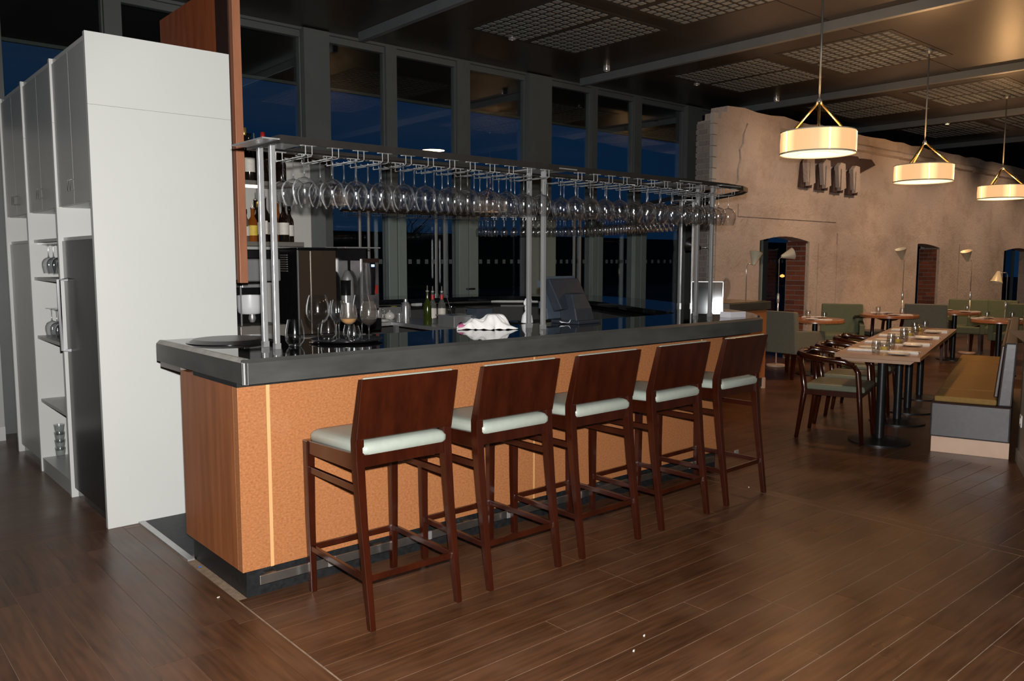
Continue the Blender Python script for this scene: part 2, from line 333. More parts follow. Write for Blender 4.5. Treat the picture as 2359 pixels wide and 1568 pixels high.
# ---- ceiling with perforated panels and tracks
ce = struct('ceiling', B().box(XL, XR, YB, YW+.2, CZ, CZ+.15), 'ceil')
part('panel_joint', B().box(XL, XR, 1.0, 1.012, CZ-.003, CZ).box(XL, XR, -2.0, -1.988, CZ-.003, CZ), 'grille_back', ce)
for bx in (-3.6, -.15, 3.40, 6.86, 10.32, 13.78, 17.24):
    part('lighting_track', B().box(bx-.035, bx+.035, -6, 4.61, CZ-.10, CZ), 'beam', ce, bev=.004)
for gi, gx in enumerate((4.2, 7.66, 11.12, 14.58)):
    for gy in (2.35, .75):
        part('grille_field', B().box(gx-.03, gx+1.62, gy-.03, gy+1.37, CZ-.004, CZ), 'grille_back', ce)
        b = B()
        for half in (0, 1):
            for i in range(7):
                for j in range(12):
                    cx = gx+.055+half*.83+i*.108; cy = gy+.055+j*.11; s_ = .034
                    b.box(cx-s_, cx+s_, cy-s_, cy+s_, CZ-.010, CZ-.004)
        part('grille_cells', b, 'grille', ce, kind='stuff')
def spot(x, y, lab, lit=False, k=.55):
    t = thing('ceiling_spotlight', lab, 'spotlight', (x, y, CZ), 0, 'small ceiling spotlights')
    part('canister', B().lathe([(.045, 0), (.045, -.10*k), (.040, -.115*k), (.030, -.115*k), (.028, -.06*k)], 16, cap=True), 'chrome', t, 40)
    part('lens', B().cyl((0, 0, 0), .028, -.108*k, -.104*k, 12), 'exitl' if lit else 'white', t)
    return t
spot(4.78, 3.67, 'flush white ceiling downlight by the nearest perforated panel', k=.18)
spot(6.57, 3.88, 'round metal spotlight at the end of the long grey track')
spot(8.30, 3.75, 'small pale downlight above the brick end of the stone wall', k=.18)
spot(10.02, 3.54, 'round metal spotlight left of the nearest drum lamp rod')
spot(14.03, 2.85, 'small spotlight between the two nearest drum lamps')
spot(13.84, 2.53, 'spotlight glowing warm beside the second drum lamp rod', True, 1.0)

# ---- walls out of view that close the room
struct('wall_back', B().box(XL, XR, YB-.2, YB, 0, CZ), 'dark')
struct('wall_left', B().box(XL-.2, XL, YB, YW+.2, 0, CZ), 'dark')
struct('wall_right', B().box(XR, XR+.2, YB, YW+.2, 0, CZ), 'dark')

# ---- glazed wall
edges = [2.796, 3.102, 3.85, 3.999, 4.882, 5.087, 6.038, 6.459, 7.145, 7.34, 8.236, 8.497, 9.467]
bays = [(3.102, 3.85), (3.999, 4.882), (5.087, 6.038), (6.459, 7.30), (7.42, 8.236), (8.40, 9.467), (9.85, 10.8), (10.95, 11.85), (12.0, 12.95)]
x = 2.796
while x > -8.5:
    bays.append((x-.83, x)); x -= .83+(.15 if len(bays) % 3 else .31)
x = 13.35
while x < 25: bays.append((x, x+.95)); x += .95+(.15 if len(bays) % 3 else .4)
bays.sort()
door = 0
for i, (a, c) in enumerate(bays):
    w = struct('window_%d' % (i+1), None, None, (0, YW, 0))
    f = .014
    part('window_frame', B().box(a, c, -.0, .08, 3.90, 3.97), 'frame', w, bev=.004)
    part('window_frame', B().box(a, c, -.0, .08, 0, .12), 'frame', w)
    part('window_frame', B().box(a, a+f, .0, .08, .12, 3.90), 'frame', w, bev=.004)
    part('window_frame', B().box(c-f, c, .0, .08, .12, 3.90), 'frame', w, bev=.004)
    part('pane', B().box(a+f, c-f, .035, .045, .12, 3.90), 'pane', w)
    if 2.5 < a < 12.9:
        b = B(); n = 7
        for k in range(n):
            q = a+f+.06+(c-a-2*f-.12)*k/(n-1); b.box(q-.024, q+.024, .032, .0345, 1.475, 1.53)
        part('safety_marking', b, 'dot', w, label='row of frosted squares on the glass', kind='stuff')
for i in range(len(bays)-1):
    a, c = bays[i][1], bays[i+1][0]
    t = struct('trim_%d' % (i+1), B().box(a+.002, c-.002, YW-.03-(.05 if c-a > .25 else 0), YW+.08, 0, 3.985), 'frame')
    if 3.5 < a < 9: 
        mid = (a+c)/2; h = max(.085, (c-a)/2+.05)
        for sgn in (0, 1):
            x0 = mid-h if sgn == 0 else mid+.008; x1 = mid-.008 if sgn == 0 else mid+h
            part('door_post', B().box(x0, x1, YW-.12, YW-.082 if c-a > .25 else YW-.04, .02, 2.08), 'post', t, bev=.004, label='pale metal door post')
        part('door_gap', B().box(mid-.008, mid+.008, YW-.085, YW-.08, .02, 2.08), 'black', t)
struct('trim_90', B().box(XL, XR, YW-.02, YW+.1, 3.972, CZ), 'frame')
# door furniture on the glazed doors
def lever(name, lab, x, y, z):
    t = thing(name, lab, 'door handle', (x, y, z))
    part('lever', B().tube([(0, 0, 0), (0, -.06, 0), (-.13, -.06, 0)], .011, 8), 'iron', t, True)
    part('rose', B().lathe([(.026, 0), (.026, .01)], 14, cap=True), 'chrome', t).rotation_euler = (pi/2, 0, 0)
    part('keyhole_plate', B().lathe([(.022, 0), (.022, .008)], 14, cap=True), 'chrome', t, loc=(0, 0, -.16)).rotation_euler = (pi/2, 0, 0)
lever('door_handle', 'dark lever handle on the glazed door behind the bottles', 5.02, YW-.13, 1.16)
# outside: overhanging roof, terrace, trees
so = struct('roof_overhang', B().box(XL, XR, YW+.12, 7.75, 4.08, 4.28), 'soffit')
part('fascia_board', B().box(XL, XR, 7.75, 7.80, 4.04, 4.30), 'fascia', so)
struct('ground_outside', B().box(-60, 90, YW+.3, 120, -.25, -.12), 'ground')
def bare_tree(x, y, h, lab):
    t = thing('bare_tree', lab, 'tree', (x, y, -.12), 0, 'bare trees in the dark outside')
    tr = B(); br = B()
    tr.tube([(0, 0, 0), (.1, 0, h*.4), (.05, 0, h*.75)], [.16, .11, .05], 7)
    for k in range(26):
        z = h*random.uniform(.3, .75); a = random.uniform(0, 2*pi); L = h*random.uniform(.15, .38)
        p = V((.06, 0, z)); q = p+V((cos(a)*L*.6, sin(a)*L*.6, L*.55)); e = q+V((cos(a+.5)*L*.5, sin(a+.5)*L*.5, L*.3)); e2 = q+V((cos(a-.7)*L*.45, sin(a-.7)*L*.45, L*.4))
        br.tube([p, q, e], [.035, .02, .006], 4); br.tube([q, e2], [.015, .005], 4)
    part('trunk', tr, 'tree', t); part('branches', br, 'tree', t)
bare_tree(6.2, 18, 3.4, 'bare dark tree outside behind the coffee brewer panes')
bare_tree(10.2, 20, 3.7, 'bare dark tree outside behind the bar posts')
bare_tree(17.0, 24, 3.4, 'bare dark tree outside behind the till screen')
put('hedge_line', B().box(-40, 90, 34, 36, -.12, 3.0).mesh('hedge_line', 'tree'), label='long black treeline far outside the windows', cat='hedge', kind='stuff')
t = thing('street_light', 'small orange street lamp far off in the night beyond the brick opening', 'street lamp', (0, 0, 0))
P_ = at_y(1802, 637, 26); t.location = (P_.x, P_.y, -.12)
part('pole', B().tube([(0, 0, 0), (0, 0, P_.z+.1)], .05, 6), 'tree', t); part('lantern', B().lathe([(.02, .16), (.14, .1), (.16, 0), (.02, -.06)], 10, (0, 0, P_.z+.12), True), 'bulb', t)

# ---- old stone wall (free standing, front face y = 3.0)
SY, ST, SX = 3.0, .27, 7.66
sw = struct('wall_stone')
def opening(x0, x1, zt, rise=.07, n=8):
    return [(x0, 0), (x0, zt-rise)]+[(x0+(x1-x0)*i/n, zt-rise+rise*sin(pi*i/n)) for i in range(1, n)]+[(x1, zt-rise), (x1, 0)]
ops = [(8.83, 10.19, 1.87), (13.38, 15.0, 1.83), (18.4, 20.2, 1.80)]
top = [(SX, 3.36), (SX+.17, 3.37), (SX+.18, 3.46), (SX+.30, 3.47), (SX+.31, 3.55), (SX+.7, 3.57)]
xx = SX+1.0
while xx < 25.5: top.append((xx, 3.55+random.uniform(-.02, .02))); xx += .35
top.append((25.9, 3.55))
# front skin is cut into blocks that meet round the openings
def blocks():
    out = []; xs = [SX]+[v for o in ops for v in (o[0], o[1])]+[25.9]
    for i in range(0, len(xs), 2): out.append((xs[i], xs[i+1]))
    return out
for (a, c) in blocks():
    part('wall_block', B().box(a+.09 if a == SX else a, c, SY+.0, SY+ST-.01, 0, 2.2), 'stone', sw, label='old patched plaster and stone')
n = 24
up = [(p, q) for p, q in top]; base = [(x_, 2.2) for x_, _ in reversed(up)]
b = B().prism([(max(SX+.09, p), q) for p, q in up]+[(25.9, 2.2), (SX+.09, 2.2)], SY, SY+ST-.01, 'y')
part('wall_block', b, 'stone', sw)
for (a, c, zt) in ops:
    arch = [(a, 2.2)]+[(x_, z_) for x_, z_ in opening(a, c, zt)[1:-1]]+[(c, 2.2)]
    part('lintel', B().prism(arch, SY, SY+ST-.01, 'y'), 'stone', sw)
# ridge under the coping, raised patches and a crack, as low relief
cr = B(); x = SX+1.6
while x < 25: 
    w = random.uniform(.5, 1.1); cr.hexa([(x, SY-.05, 3.29), (x+w, SY-.05, 3.30), (x+w, SY, 3.27), (x, SY, 3.26), (x, SY-.03, 3.36), (x+w, SY-.04, 3.37), (x+w, SY, 3.40), (x, SY, 3.40)]); x += w*.98
part('stone_ridge', cr, 'stone', sw)
for (px0, py0, px1, py1, d) in ((1648, 505, 1705, 700, .02), (1928, 535, 2105, 700, .018), (1708, 512, 1740, 700, .012), (1885, 560, 1930, 700, .012), (1700, 470, 1925, 512, .014), (2210, 560, 2300, 690, .016)):
    A_ = at_y(px0, py0, SY); C_ = at_y(px1, py1, SY)
    z0, z1 = min(A_.z, C_.z), max(A_.z, C_.z)
    pts = []
    for k in range(9): pts.append((A_.x+(C_.x-A_.x)*k/8, z1+random.uniform(-.04, .04)))
    part('plaster_patch', B().prism(pts+[(C_.x, .05 if py1 > 650 else z0), (A_.x, .05 if py1 > 650 else z0)], SY-d, SY+.01, 'y'), 'stone', sw)
ck = [at_y(a, c, SY-.004) for a, c in ((1722, 285), (1713, 310), (1712, 330), (1704, 345), (1706, 368), (1700, 390), (1700, 415), (1690, 432))]
part('crack', B().tube(ck, .014, 4), 'mortar', sw)
# brick end of the wall and brick reveals, one object per brick
part('mortar_core', B().box(SX+.012, SX+.12, SY+.012, SY+ST-.012, 0, 3.34), 'mortar', sw)
bl, bh = .115, .075
bm_ = B().box(0, .1, 0, bl-.010, 0, bh-.011).mesh('brick', 'brickg'); bm2 = B().box(0, .1, 0, bl*.5-.008, 0, bh-.011).mesh('brick', 'brickg')
z = .02; row = 0
while z < 3.3:
    ys = SY+.045
    seq = ([1, 1] if row % 2 else [.5, 1, .5])
    for k in seq:
        put('brick', bm_ if k == 1 else bm2, sw, (SX+random.uniform(-.004, .003), ys, z)); ys += bl*k
    z += bh; row += 1
qm = B().box(0, .10, 0, .05, 0, bh*1.9-.01).mesh('brick', 'quoin'); z = .02
while z < 3.3:
    put('brick', qm, sw, (SX-.008+random.uniform(-.004, .004), SY-.008, z)); z += bh*1.9
rb = B().box(-.05, .0, 0, .16-.011, 0, bh-.011).mesh('brick', 'brick'); rb2 = B().box(-.05, 0, 0, .08-.011, 0, bh-.011).mesh('brick', 'brick')
for (a, c, zt) in ops[:2]:
    z = .02; row = 0
    part('mortar_core', B().box(c-.042, c, SY+.03, SY+.36, 0, zt-.08), 'mortar', sw)
    while z < zt-.1:
        ys = SY+.035
        for k in ([1, 1] if row % 2 else [.5, 1, .5]):
            put('brick', rb if k == 1 else rb2, sw, (c-.004+random.uniform(-.004, .004), ys, z)); ys += .16*k
        z += bh; row += 1
part('back_leaf', B().box(ops[0][1], ops[1][0], SY+ST, SY+.36, 0, 2.0).box(ops[1][1], ops[2][0], SY+ST, SY+.36, 0, 2.0), 'stone', sw)
part('skirting', B().box(SX+.1, ops[0][0], SY-.03, SY, 0, .09).box(ops[0][1], ops[1][0], SY-.03, SY, 0, .09).box(ops[1][1], ops[2][0], SY-.03, SY, 0, .09), 'shelfm', sw)
# opening 1: dark door ajar with pale handle; opening sills with table behind
t = struct('door_1', B().box(8.95, 9.55, 3.42, 3.47, 0, 1.84), 'frame')
part('door_edge', B().box(9.55, 9.58, 3.41, 3.48, 0, 1.84), 'post', t)
# four bracket-shaped projections high on the wall
wsx = thing('wall_sculpture', 'four hooked brackets over painted recess shade high on the stone wall behind a drum lamp', 'sculpture', (9.8, SY, 2.6))
def bracket(i):
    ox = i*.47; oz = -i*.012+.02
    dk = [(ox-.02, -.02+oz), (ox+.30, -.02+oz), (ox+.34, .33+oz), (ox+.88, .50+oz), (ox+.74, .58+oz), (ox+.40, .57+oz), (ox+.02, .33+oz)]
    part('bracket_back', B().prism(dk, -.05-.004*i, -.001, 'y'), 'sculpt_dark', wsx)  # dark plate painted in for the shade of a recess
    fin = [(ox+.12, 0+oz), (ox+.28, .05+oz), (ox+.23, .42+oz), (ox+.10, .43+oz), (ox+.01, .36+oz), (ox+.06, .05+oz), (ox+.08, .05+oz), (ox+.09, .33+oz), (ox+.12, .34+oz)]
    part('bracket_face', B().prism(fin, -.12, -.05, 'y'), 'stone', wsx)
for i in range(4): bracket(i)

# ---- wooden bulkhead behind the white cabinets, back wall with shelves
bk = struct('wall_bulkhead', B().box(.645, .675, 1.50, 2.75, 1.40, 3.22), 'bulkhead')
part('edge_board', B().box(.640, .690, 1.46, 1.51, 1.38, 3.22), 'bulkhead_edge', bk, bev=.002, label='lighter edge board')
part('stile', B().box(.632, .645, 1.51, 1.70, 1.40, 3.22), 'brown_leather', bk, label='dark stile')
wb_ = struct('wall_bar', B().box(.66, 1.92, 3.0, 3.10, .9, 2.36), 'white_wall')
part('metal_return', B().box(1.92, 2.06, 3.0, 3.12, .9, 2.36), 'frame', wb_)
part('wall_capping', B().box(.66, 2.08, 2.97, 3.13, 2.36, 2.40), 'shelfm', wb_)

# ================================================================ BAR
bar = thing('bar_counter', 'long wooden bar with black stone top, dark metal edge and steel foot rail', 'bar counter')
OUT = [(-.011, -.104), (1.2, -.104), (2.4, -.104), (3.55, -.104), (3.80, -.098), (4.00, -.078), (4.09, -.03), (4.22, .08), (4.42, .26), (4.60, .50), (4.85, .95), (5.15, 1.5), (5.5, 2.2), (5.75, 2.9), (5.82, 3.5), (5.6, 4.1), (5.15, 4.5), (4.5, 4.68), (3.1, 4.70)]
IN = offset(OUT, .69)
IN2 = []
for p, q in zip(OUT, IN): IN2.append((max(q.x, -.011), q.y))
IN = [(-.011, .586), (1.2, .586), (2.4, .586), (3.3, .586), (3.62, .595), (3.80, .61), (3.88, .64), (3.92, .68), (3.97, .76), (4.05, .9), (4.22, 1.25), (4.52, 1.8), (4.85, 2.5), (5.07, 3.0), (5.13, 3.4), (5.05, 3.7), (4.8, 3.92), (4.4, 4.0), (3.1, 4.01)]
tin = lambda P, w: [tuple(p) for p in offset(P, w)]
E1 = tin(OUT, .016)
# stone slab a hair below the metal rim, the rim itself a band with a bevelled top edge
E2 = [(.006, E1[0][1])]+E1[1:]; I2 = [(.006, IN[0][1])]+IN[1:]
part('countertop', B().ribbon(E2, I2, 1.055, 1.0995).box(.006, .62, .586, 1.02, 1.055, 1.0995), 'granite', bar, label='polished black stone top')
eb = B(); n = len(OUT)
rings = []
for i in range(n):
    o, q = V(OUT[i]), V(E1[i]); q2 = V(tin(OUT, .028)[i])
    if i == 0: o = o+V((.013, 0)); q = q+V((.005, 0)); 
    rings.append([(o.x, o.y, .992), (o.x, o.y, 1.084), (q.x, q.y, 1.100), (q2.x, q2.y, 1.096), (q2.x, q2.y, .992)])
eb.loft(rings); part('edge_band', eb, 'band', bar)
# left end band and the small polished corner
part('edge_band', B().loft([[(-.011, yy, .992), (-.011, yy, 1.084), (.016, yy, 1.084), (.016, yy, .992)] for yy in (-.092, 1.022)]), 'band', bar)
part('edge_bevel', B().loft([[(-.011, yy, 1.0843), (.006, yy, 1.1005), (.020, yy, 1.1005), (.016, yy, 1.0843)] for yy in (-.084, 1.022)]), 'bevel', bar, label='bevel along the left end, cabinet reflection painted pale')
part('corner_band', B().prism([(-.0118, -.088), (.008, -.1048), (.014, -.09), (.004, -.080)], .991, 1.085), 'band_hi', bar, label='bright polished corner strip')
part('sub_board', B().box(.0, .60, .70, 1.0, .962, .990), 'shelfm', bar)
part('top_support', B().ribbon(tin(OUT, .08), tin(OUT, .6), .972, .992), 'kick', bar)
# wood body
part('front_panel', B().box(.148, 1.755, 0, .05, .131, .974), 'panel', bar, bev=.0015)
part('front_panel', B().box(1.767, 3.36, 0, .05, .131, .974), 'panel', bar, bev=.0015)
part('front_panel', B().box(3.372, 3.617, 0, .05, .131, .974), 'panel', bar, bev=.0015)
part('front_panel', B().box(0, .130, 0, .05, .131, .974), 'panel', bar, bev=.0015)
for bx, w in ((.131, .016), (1.756, .010), (3.361, .010)): part('batten', B().box(bx, bx+w, .0-.002, .05, .131, .974), 'batten', bar, label='thin pale wood strip')
part('end_panel', B().box(0, .05, .0505, .705, .131, .974), 'panel_side', bar, bev=.0015)
part('back_panel', B().box(3.57, 3.617, .0505, .7, .131, .974).box(.05, 3.57, .66, .70, .131, .974), 'dark', bar)
legb_o, legb_i = tin(OUT, .30)[9:], tin(OUT, .55)[9:]
part('curved_panel', B().ribbon(legb_o, legb_i, .131, .974), 'panel', bar)
part('plinth', B().box(.027, 3.60, .027, .68, 0, .131), 'kick', bar)
part('curved_inner_panel', B().ribbon(tin(OUT, .551)[9:], tin(OUT, .58)[9:], .131, .974), 'dark', bar)
part('curved_plinth', B().ribbon(tin(OUT, .33)[9:], tin(OUT, .53)[9:], 0, .131), 'kick', bar)
fr = part('foot_rail', B().box(.062, 3.50, -.040, -.030, .072, .114), 'rail', bar, bev=.001, label='flat steel foot rail')
for k in range(7):
    xk = .10+k*.56; part('rail_bracket', B().box(xk, xk+.045, -.030, .03, .10, .114), 'rail', fr)
    part('rail_joint', B().box(xk+.30, xk+.34, -.0415, -.0295, .0715, .1145), 'steel', fr)

ORD = 'first second third fourth fifth sixth seventh eighth ninth tenth eleventh twelfth thirteenth fourteenth fifteenth sixteenth seventeenth eighteenth nineteenth twentieth twenty-first twenty-second twenty-third twenty-fourth twenty-fifth twenty-sixth twenty-seventh twenty-eighth twenty-ninth thirtieth thirty-first thirty-second thirty-third thirty-fourth thirty-fifth'.split()
# ---- hanging glass rack on posts
rk = thing('glass_rack', 'dark metal overhead rack on chrome posts with rows of hanging wine glasses', 'glass rack')
RO = [(.25, .04), (1.0, .045), (2.0, .05), (3.0, .055), (3.4, .06), (3.75, .075), (4.0, .115), (4.17, .185), (4.34, .34), (4.55, .66), (4.85, 1.1), (5.15, 1.6), (5.48, 2.2), (5.72, 2.9), (5.78, 3.5), (5.58, 4.05), (5.1, 4.42), (4.5, 4.58), (3.1, 4.60)]
RI = [(.25, .39), (1.0, .39), (2.0, .39), (3.0, .395), (3.35, .40), (3.62, .41), (3.80, .43), (3.93, .47), (4.06, .58), (4.25, .86), (4.54, 1.30), (4.85, 1.8), (5.16, 2.4), (5.37, 3.0), (5.42, 3.45), (5.30, 3.85), (4.95, 4.12), (4.45, 4.23), (3.1, 4.25)]
ZR = 2.046
part('fascia', B().ribbon(RO, tin(RO, .012), ZR, ZR+.034), 'dsteel', rk)
part('fascia', B().ribbon(RI, tin(RI, .012), ZR, ZR+.034), 'dsteel', rk)
part('fascia', B().box(.25, .262, .045, .39, ZR, ZR+.034), 'dsteel', rk)
part('rack_flange', B().ribbon(tin(RO, .012), tin(RO, .05), ZR+.010, ZR+.014), 'dsteel', rk)
part('rack_flange', B().ribbon(tin(RI, -.05), tin(RI, .0), ZR+.010, ZR+.014), 'dsteel', rk)
posts = [((.29, .215), (.29, .345)), ((2.03, .215), (2.03, .345)), ((3.755, .215), (3.755, .345)), ((4.72, 1.24), (4.81, 1.16)), ((5.57, 3.45), (5.69, 3.47)), ((4.24, 4.40), (4.36, 4.40)), ((3.22, 4.40), (3.33, 4.40))]
pb = B().box(-.0125, .0125, -.0125, .0125, 1.1, ZR+.012).mesh('post', 'steel'); pr = B().box(-.0145, .0145, -.0145, .0145, 1.1, 1.128).mesh('post_collar', 'chrome')
for a, c in posts:
    for q in (a, c):
        p_ = put('post', pb, rk, (q[0], q[1], 0), bev=.0025); put('post_collar', pr, p_)
    mid = V(((a[0]+c[0])/2, (a[1]+c[1])/2)); 
    if mid.x < 4: part('cross_plate', B().box(mid.x-.12, mid.x+.12, .05, .39, ZR+.012, ZR+.018), 'steel', rk, label='bright steel plate under the rack')
    else: part('cross_plate', B().cyl((mid.x, mid.y, 0), .16, ZR+.012, ZR+.018, 20), 'steel', rk)
# wire hangers with their glasses
hg = B().tube([(-.0165, 0, .045), (-.0165, 0, .004), (-.0165, .012, -.002), (-.0165, .31, -.002), (-.0165, .31, .045)], .0022, 5).tube([(.0165, 0, .045), (.0165, 0, .004), (.0165, .012, -.002), (.0165, .31, -.002), (.0165, .31, .045)], .0022, 5).box(-.034, .034, -.012, .02, .042, .046).box(-.034, .034, .30, .32, .042, .046).mesh('glass_hanger', 'chrome')
def glass_parts(h, rb_, foot, stem_h, mouth, inv):
    """bowl, stem and foot meshes; inv: hanging upside down from z = 0"""
    k = -1 if inv else 1
    bowl0 = .018+stem_h; bh_ = h-bowl0
    prof = [(.004, bowl0), (rb_*.45, bowl0+bh_*.05), (rb_*.78, bowl0+bh_*.16), (rb_*.96, bowl0+bh_*.32), (rb_, bowl0+bh_*.45), (rb_*.96, bowl0+bh_*.65), (rb_*.85, bowl0+bh_*.85), (mouth, h)]
    bw = B().lathe([(r, z*k) for r, z in prof], 24).mesh('bowl', 'glass', True)
    st = B().lathe([(.004, .008*k), (.0035, .02*k), (.0032, (bowl0-.02)*k), (.005, (bowl0-.004)*k), (.011, (bowl0+.004)*k)], 10).mesh('stem', 'glass_thick', True)
    ft = B().lathe([(foot, 0), (foot, .002*k), (foot*.5, .004*k), (.005, .010*k)], 24).mesh('foot', 'glass', True)
    return bw, st, ft
def make_glass(name, lab, loc, ms, group, cat='wine glass'):
    t = put(name, ms[0], None, loc, label=lab, cat=cat, group=group)
    put('stem', ms[1], t); put('foot', ms[2], t); return t
big = glass_parts(.224, .0575, .039, .078, .039, True)
small = glass_parts(.200, .044, .035, .075, .031, True)
pg = None; k = 0; x = .40
rk_slots = []
while x < 3.93:
    if all(abs(x-p[0][0]) > .035 for p in posts[:3]):
        put('glass_hanger', hg, rk, (x, .062+(.03 if x > 3.7 else 0), ZR-.043)); rk_slots.append(x)
    x += .1375
for i, x in enumerate(rk_slots):
    for j, yy in enumerate((.108, .225, .342)):
        if (i*7+j*3) % 11 == 4 and j == 2: continue
        loc = (x+random.uniform(-.004, .004), yy+random.uniform(-.006, .006)+(.02 if x > 3.7 else 0), ZR-.041)
        lab = 'upside-down wine glass, %s row of the near rack run, %s from its left end' % (('front', 'middle', 'rear')[j], ORD[i]); gp = 'wine glasses hanging in the front run of the rack'
        if pg is None: pg = make_glass('wine_glass', lab, loc, big, gp)
        else: dup(pg, loc, None, lab)
# far run: hangers follow the curve
def along(P, step, s0, s1):
    P = [V(p) for p in P]; out = []; acc = 0; nxt = s0
    for i in range(len(P)-1):
        L = (P[i+1]-P[i]).length
        while nxt <= acc+L and nxt <= s1:
            d = (P[i+1]-P[i])/L; out.append((P[i]+d*(nxt-acc), d)); nxt += step
        acc += L
    return out
pg2 = None
far = along(RO, .118, 5.2, 10.9)
for i, (p, d) in enumerate(far):
    nrm = V((-d.y, d.x)); ang = math.atan2(d.y, d.x)
    o = put('glass_hanger', hg, rk, (p.x+nrm.x*.03, p.y+nrm.y*.03, ZR-.043), ang)
    if i < 3 or i > len(far)-16: continue
    for s in (.09, .19, .29):
        if (i+int(s*100)) % 9 == 0: continue
        loc = (p.x+nrm.x*s, p.y+nrm.y*s, ZR-.041)
        lab = 'small upside-down wine glass, %s row of the far rack run, %s from its right end' % ({.09: 'outer', .19: 'middle', .29: 'inner'}[s], ORD[i-3])
        if pg2 is None: pg2 = make_glass('wine_glass', lab, loc, small, 'wine glasses hanging in the far run of the rack')
        else: dup(pg2, loc, None, lab)

# ---- bar stools
def stool():
    t = thing('bar_stool', 'x', 'bar stool', (0, 0, 0), 0, 'mahogany bar stools along the bar')
    wx = .222
    for s in (-1, 1):
        # rear leg: raked foot, kink at the seat, leans back above it (local y+ points to the bar)
        x0, x1 = (s*wx-.019, s*wx+.019)
        def ring(yc, z, hw, hd, dx=0): return [(s*wx+dx-hw, yc-hd, z), (s*wx+dx+hw, yc-hd, z), (s*wx+dx+hw, yc+hd, z), (s*wx+dx-hw, yc+hd, z)]
        part('rear_leg', B().loft([ring(-.285, 0, .0135, .0145), ring(-.222, .45, .0175, .019), ring(-.195, .70, .020, .023), ring(-.193, .785, .020, .022), ring(-.222, .93, .018, .014), ring(-.247, 1.042, .017, .010)]), 'stool', t, bev=.003)
        part('front_leg', B().loft([ring(.242, 0, .0145, .0145, -s*.004), ring(.246, .35, .018, .018), ring(.246, .712, .0205, .0205)]), 'stool', t, bev=.003)
        part('side_apron', B().hexa([(s*wx-.012, -.19, .655), (s*wx+.012, -.19, .655), (s*wx+.012, .235, .652), (s*wx-.012, .235, .652), (s*wx-.012, -.19, .728), (s*wx+.012, -.19, .728), (s*wx+.012, .235, .711), (s*wx-.012, .235, .711)]), 'stool', t, bev=.002)
        part('side_rail', B().box(s*wx-.009, s*wx+.009, -.205, .24, .562, .592), 'stool', t, bev=.002)
        part('stretcher', B().box(s*wx-.009, s*wx+.009, -.255, .24, .196, .222), 'stool', t, bev=.002)
    part('front_apron', B().box(-.205, .205, .236, .256, .652, .711), 'stool', t, bev=.002)
    part('rear_apron', B().box(-.205, .205, -.207, -.187, .668, .728), 'stool', t, bev=.002)
    part('stretcher', B().box(-.21, .21, .238, .254, .196, .222), 'stool', t, bev=.002)
    part('stretcher', B().box(-.21, .21, -.262, -.246, .196, .222), 'stool', t, bev=.002)
    # seat pad with a soft edge
    rings = []
    for z, g_ in ((.712, .0), (.722, -.006), (.742, -.006), (.758, .004), (.765, .018), (.767, .05)):
        a, c, e = .212-g_, -.222+g_, .250-g_; r = .03; pts = []
        for cx, cy, a0 in ((a-r, e-r, 0), (-a+r, e-r, 90), (-a+r, c+r, 180), (a-r, c+r, 270)):
            for q in range(4): an = R(a0+q*30); pts.append((cx+r*cos(an), cy+r*sin(an)))
        rings.append([(p, q, z+.016*(.25-q)/.47-.006) for p, q in pts])
    part('seat', B().loft(rings), 'pad', t, 50)
    # back board: one leaning plank flush with the legs, thin pad on its front
    def lean(z, d): y_ = -.215-.052*(z-.785)/.255; return y_+d
    bb = B().hexa([(-.2415, lean(.788, -.004), .788), (.2415, lean(.788, -.004), .788), (.2415, lean(.788, .012), .788), (-.2415, lean(.788, .012), .788), (-.2415, lean(1.045, -.004), 1.045), (.2415, lean(1.045, -.004), 1.045), (.2415, lean(1.045, .010), 1.045), (-.2415, lean(1.045, .010), 1.045)])
    part('backrest', bb, 'stool', t, bev=.003)
    part('back_pad', B().hexa([(-.222, lean(.80, .012), .80), (.222, lean(.80, .012), .80), (.222, lean(.80, .034), .80), (-.222, lean(.80, .034), .80), (-.225, lean(1.049, .010), 1.049), (.225, lean(1.049, .010), 1.049), (.225, lean(1.049, .028), 1.049), (-.225, lean(1.049, .028), 1.049)]), 'pad', t, bev=.008)
    return t
st = stool()
labs = ['mahogany bar stool with sage seat nearest the left end of the bar', 'second mahogany bar stool counted from the left end of the bar', 'middle mahogany bar stool of the five at the bar',
        'fourth mahogany bar stool counted from the left end of the bar', 'mahogany bar stool nearest the dining tables, last of the five']
for i, (x, y, rz) in enumerate(((.507, -.338, -.5), (1.136, -.335, .3), (1.750, -.332, .6), (2.405, -.315, 1.5), (3.075, -.285, 2.0))):
    if i == 0: st.location = (x, y, 0); st.rotation_euler = (0, 0, R(rz)); st['label'] = labs[0]
    else: dup(st, (x, y, 0), R(rz), labs[i])

# ---- things on the bar top
ZT = 1.1
def tray(lab, x, y, r):
    t = thing('serving_tray', lab, 'tray', (x, y, ZT), 0, 'round black trays on the bar')
    part('tray_base', B().lathe([(.0, .002), (r*.9, .002), (r*.93, 0), (r, .006), (r*1.0, .018), (r*.985, .018), (r*.95, .007), (0, .006)], 40), 'tray', t, 40)
    part('rim', B().lathe([(r*.985, .018), (r*1.01, .021), (r*1.012, .014), (r, .012)], 40), 'black', t, True)
tp = at_z(521, 787, ZT)
t = thing('serving_tray', 'round black tray lying upside down at the left end of the bar', 'tray', (tp.x+.02, tp.y, ZT))
part('tray_base', B().lathe([(.0, .016), (.165, .018), (.178, .017), (.20, .004), (.212, .002), (.212, 0), (.198, .001)], 48), 'tray', t, 40)
part('rim', B().lathe([(.200, .004), (.214, .003), (.215, 0), (.205, 0)], 48), 'black', t, True)
t2c = V((.735, .335))
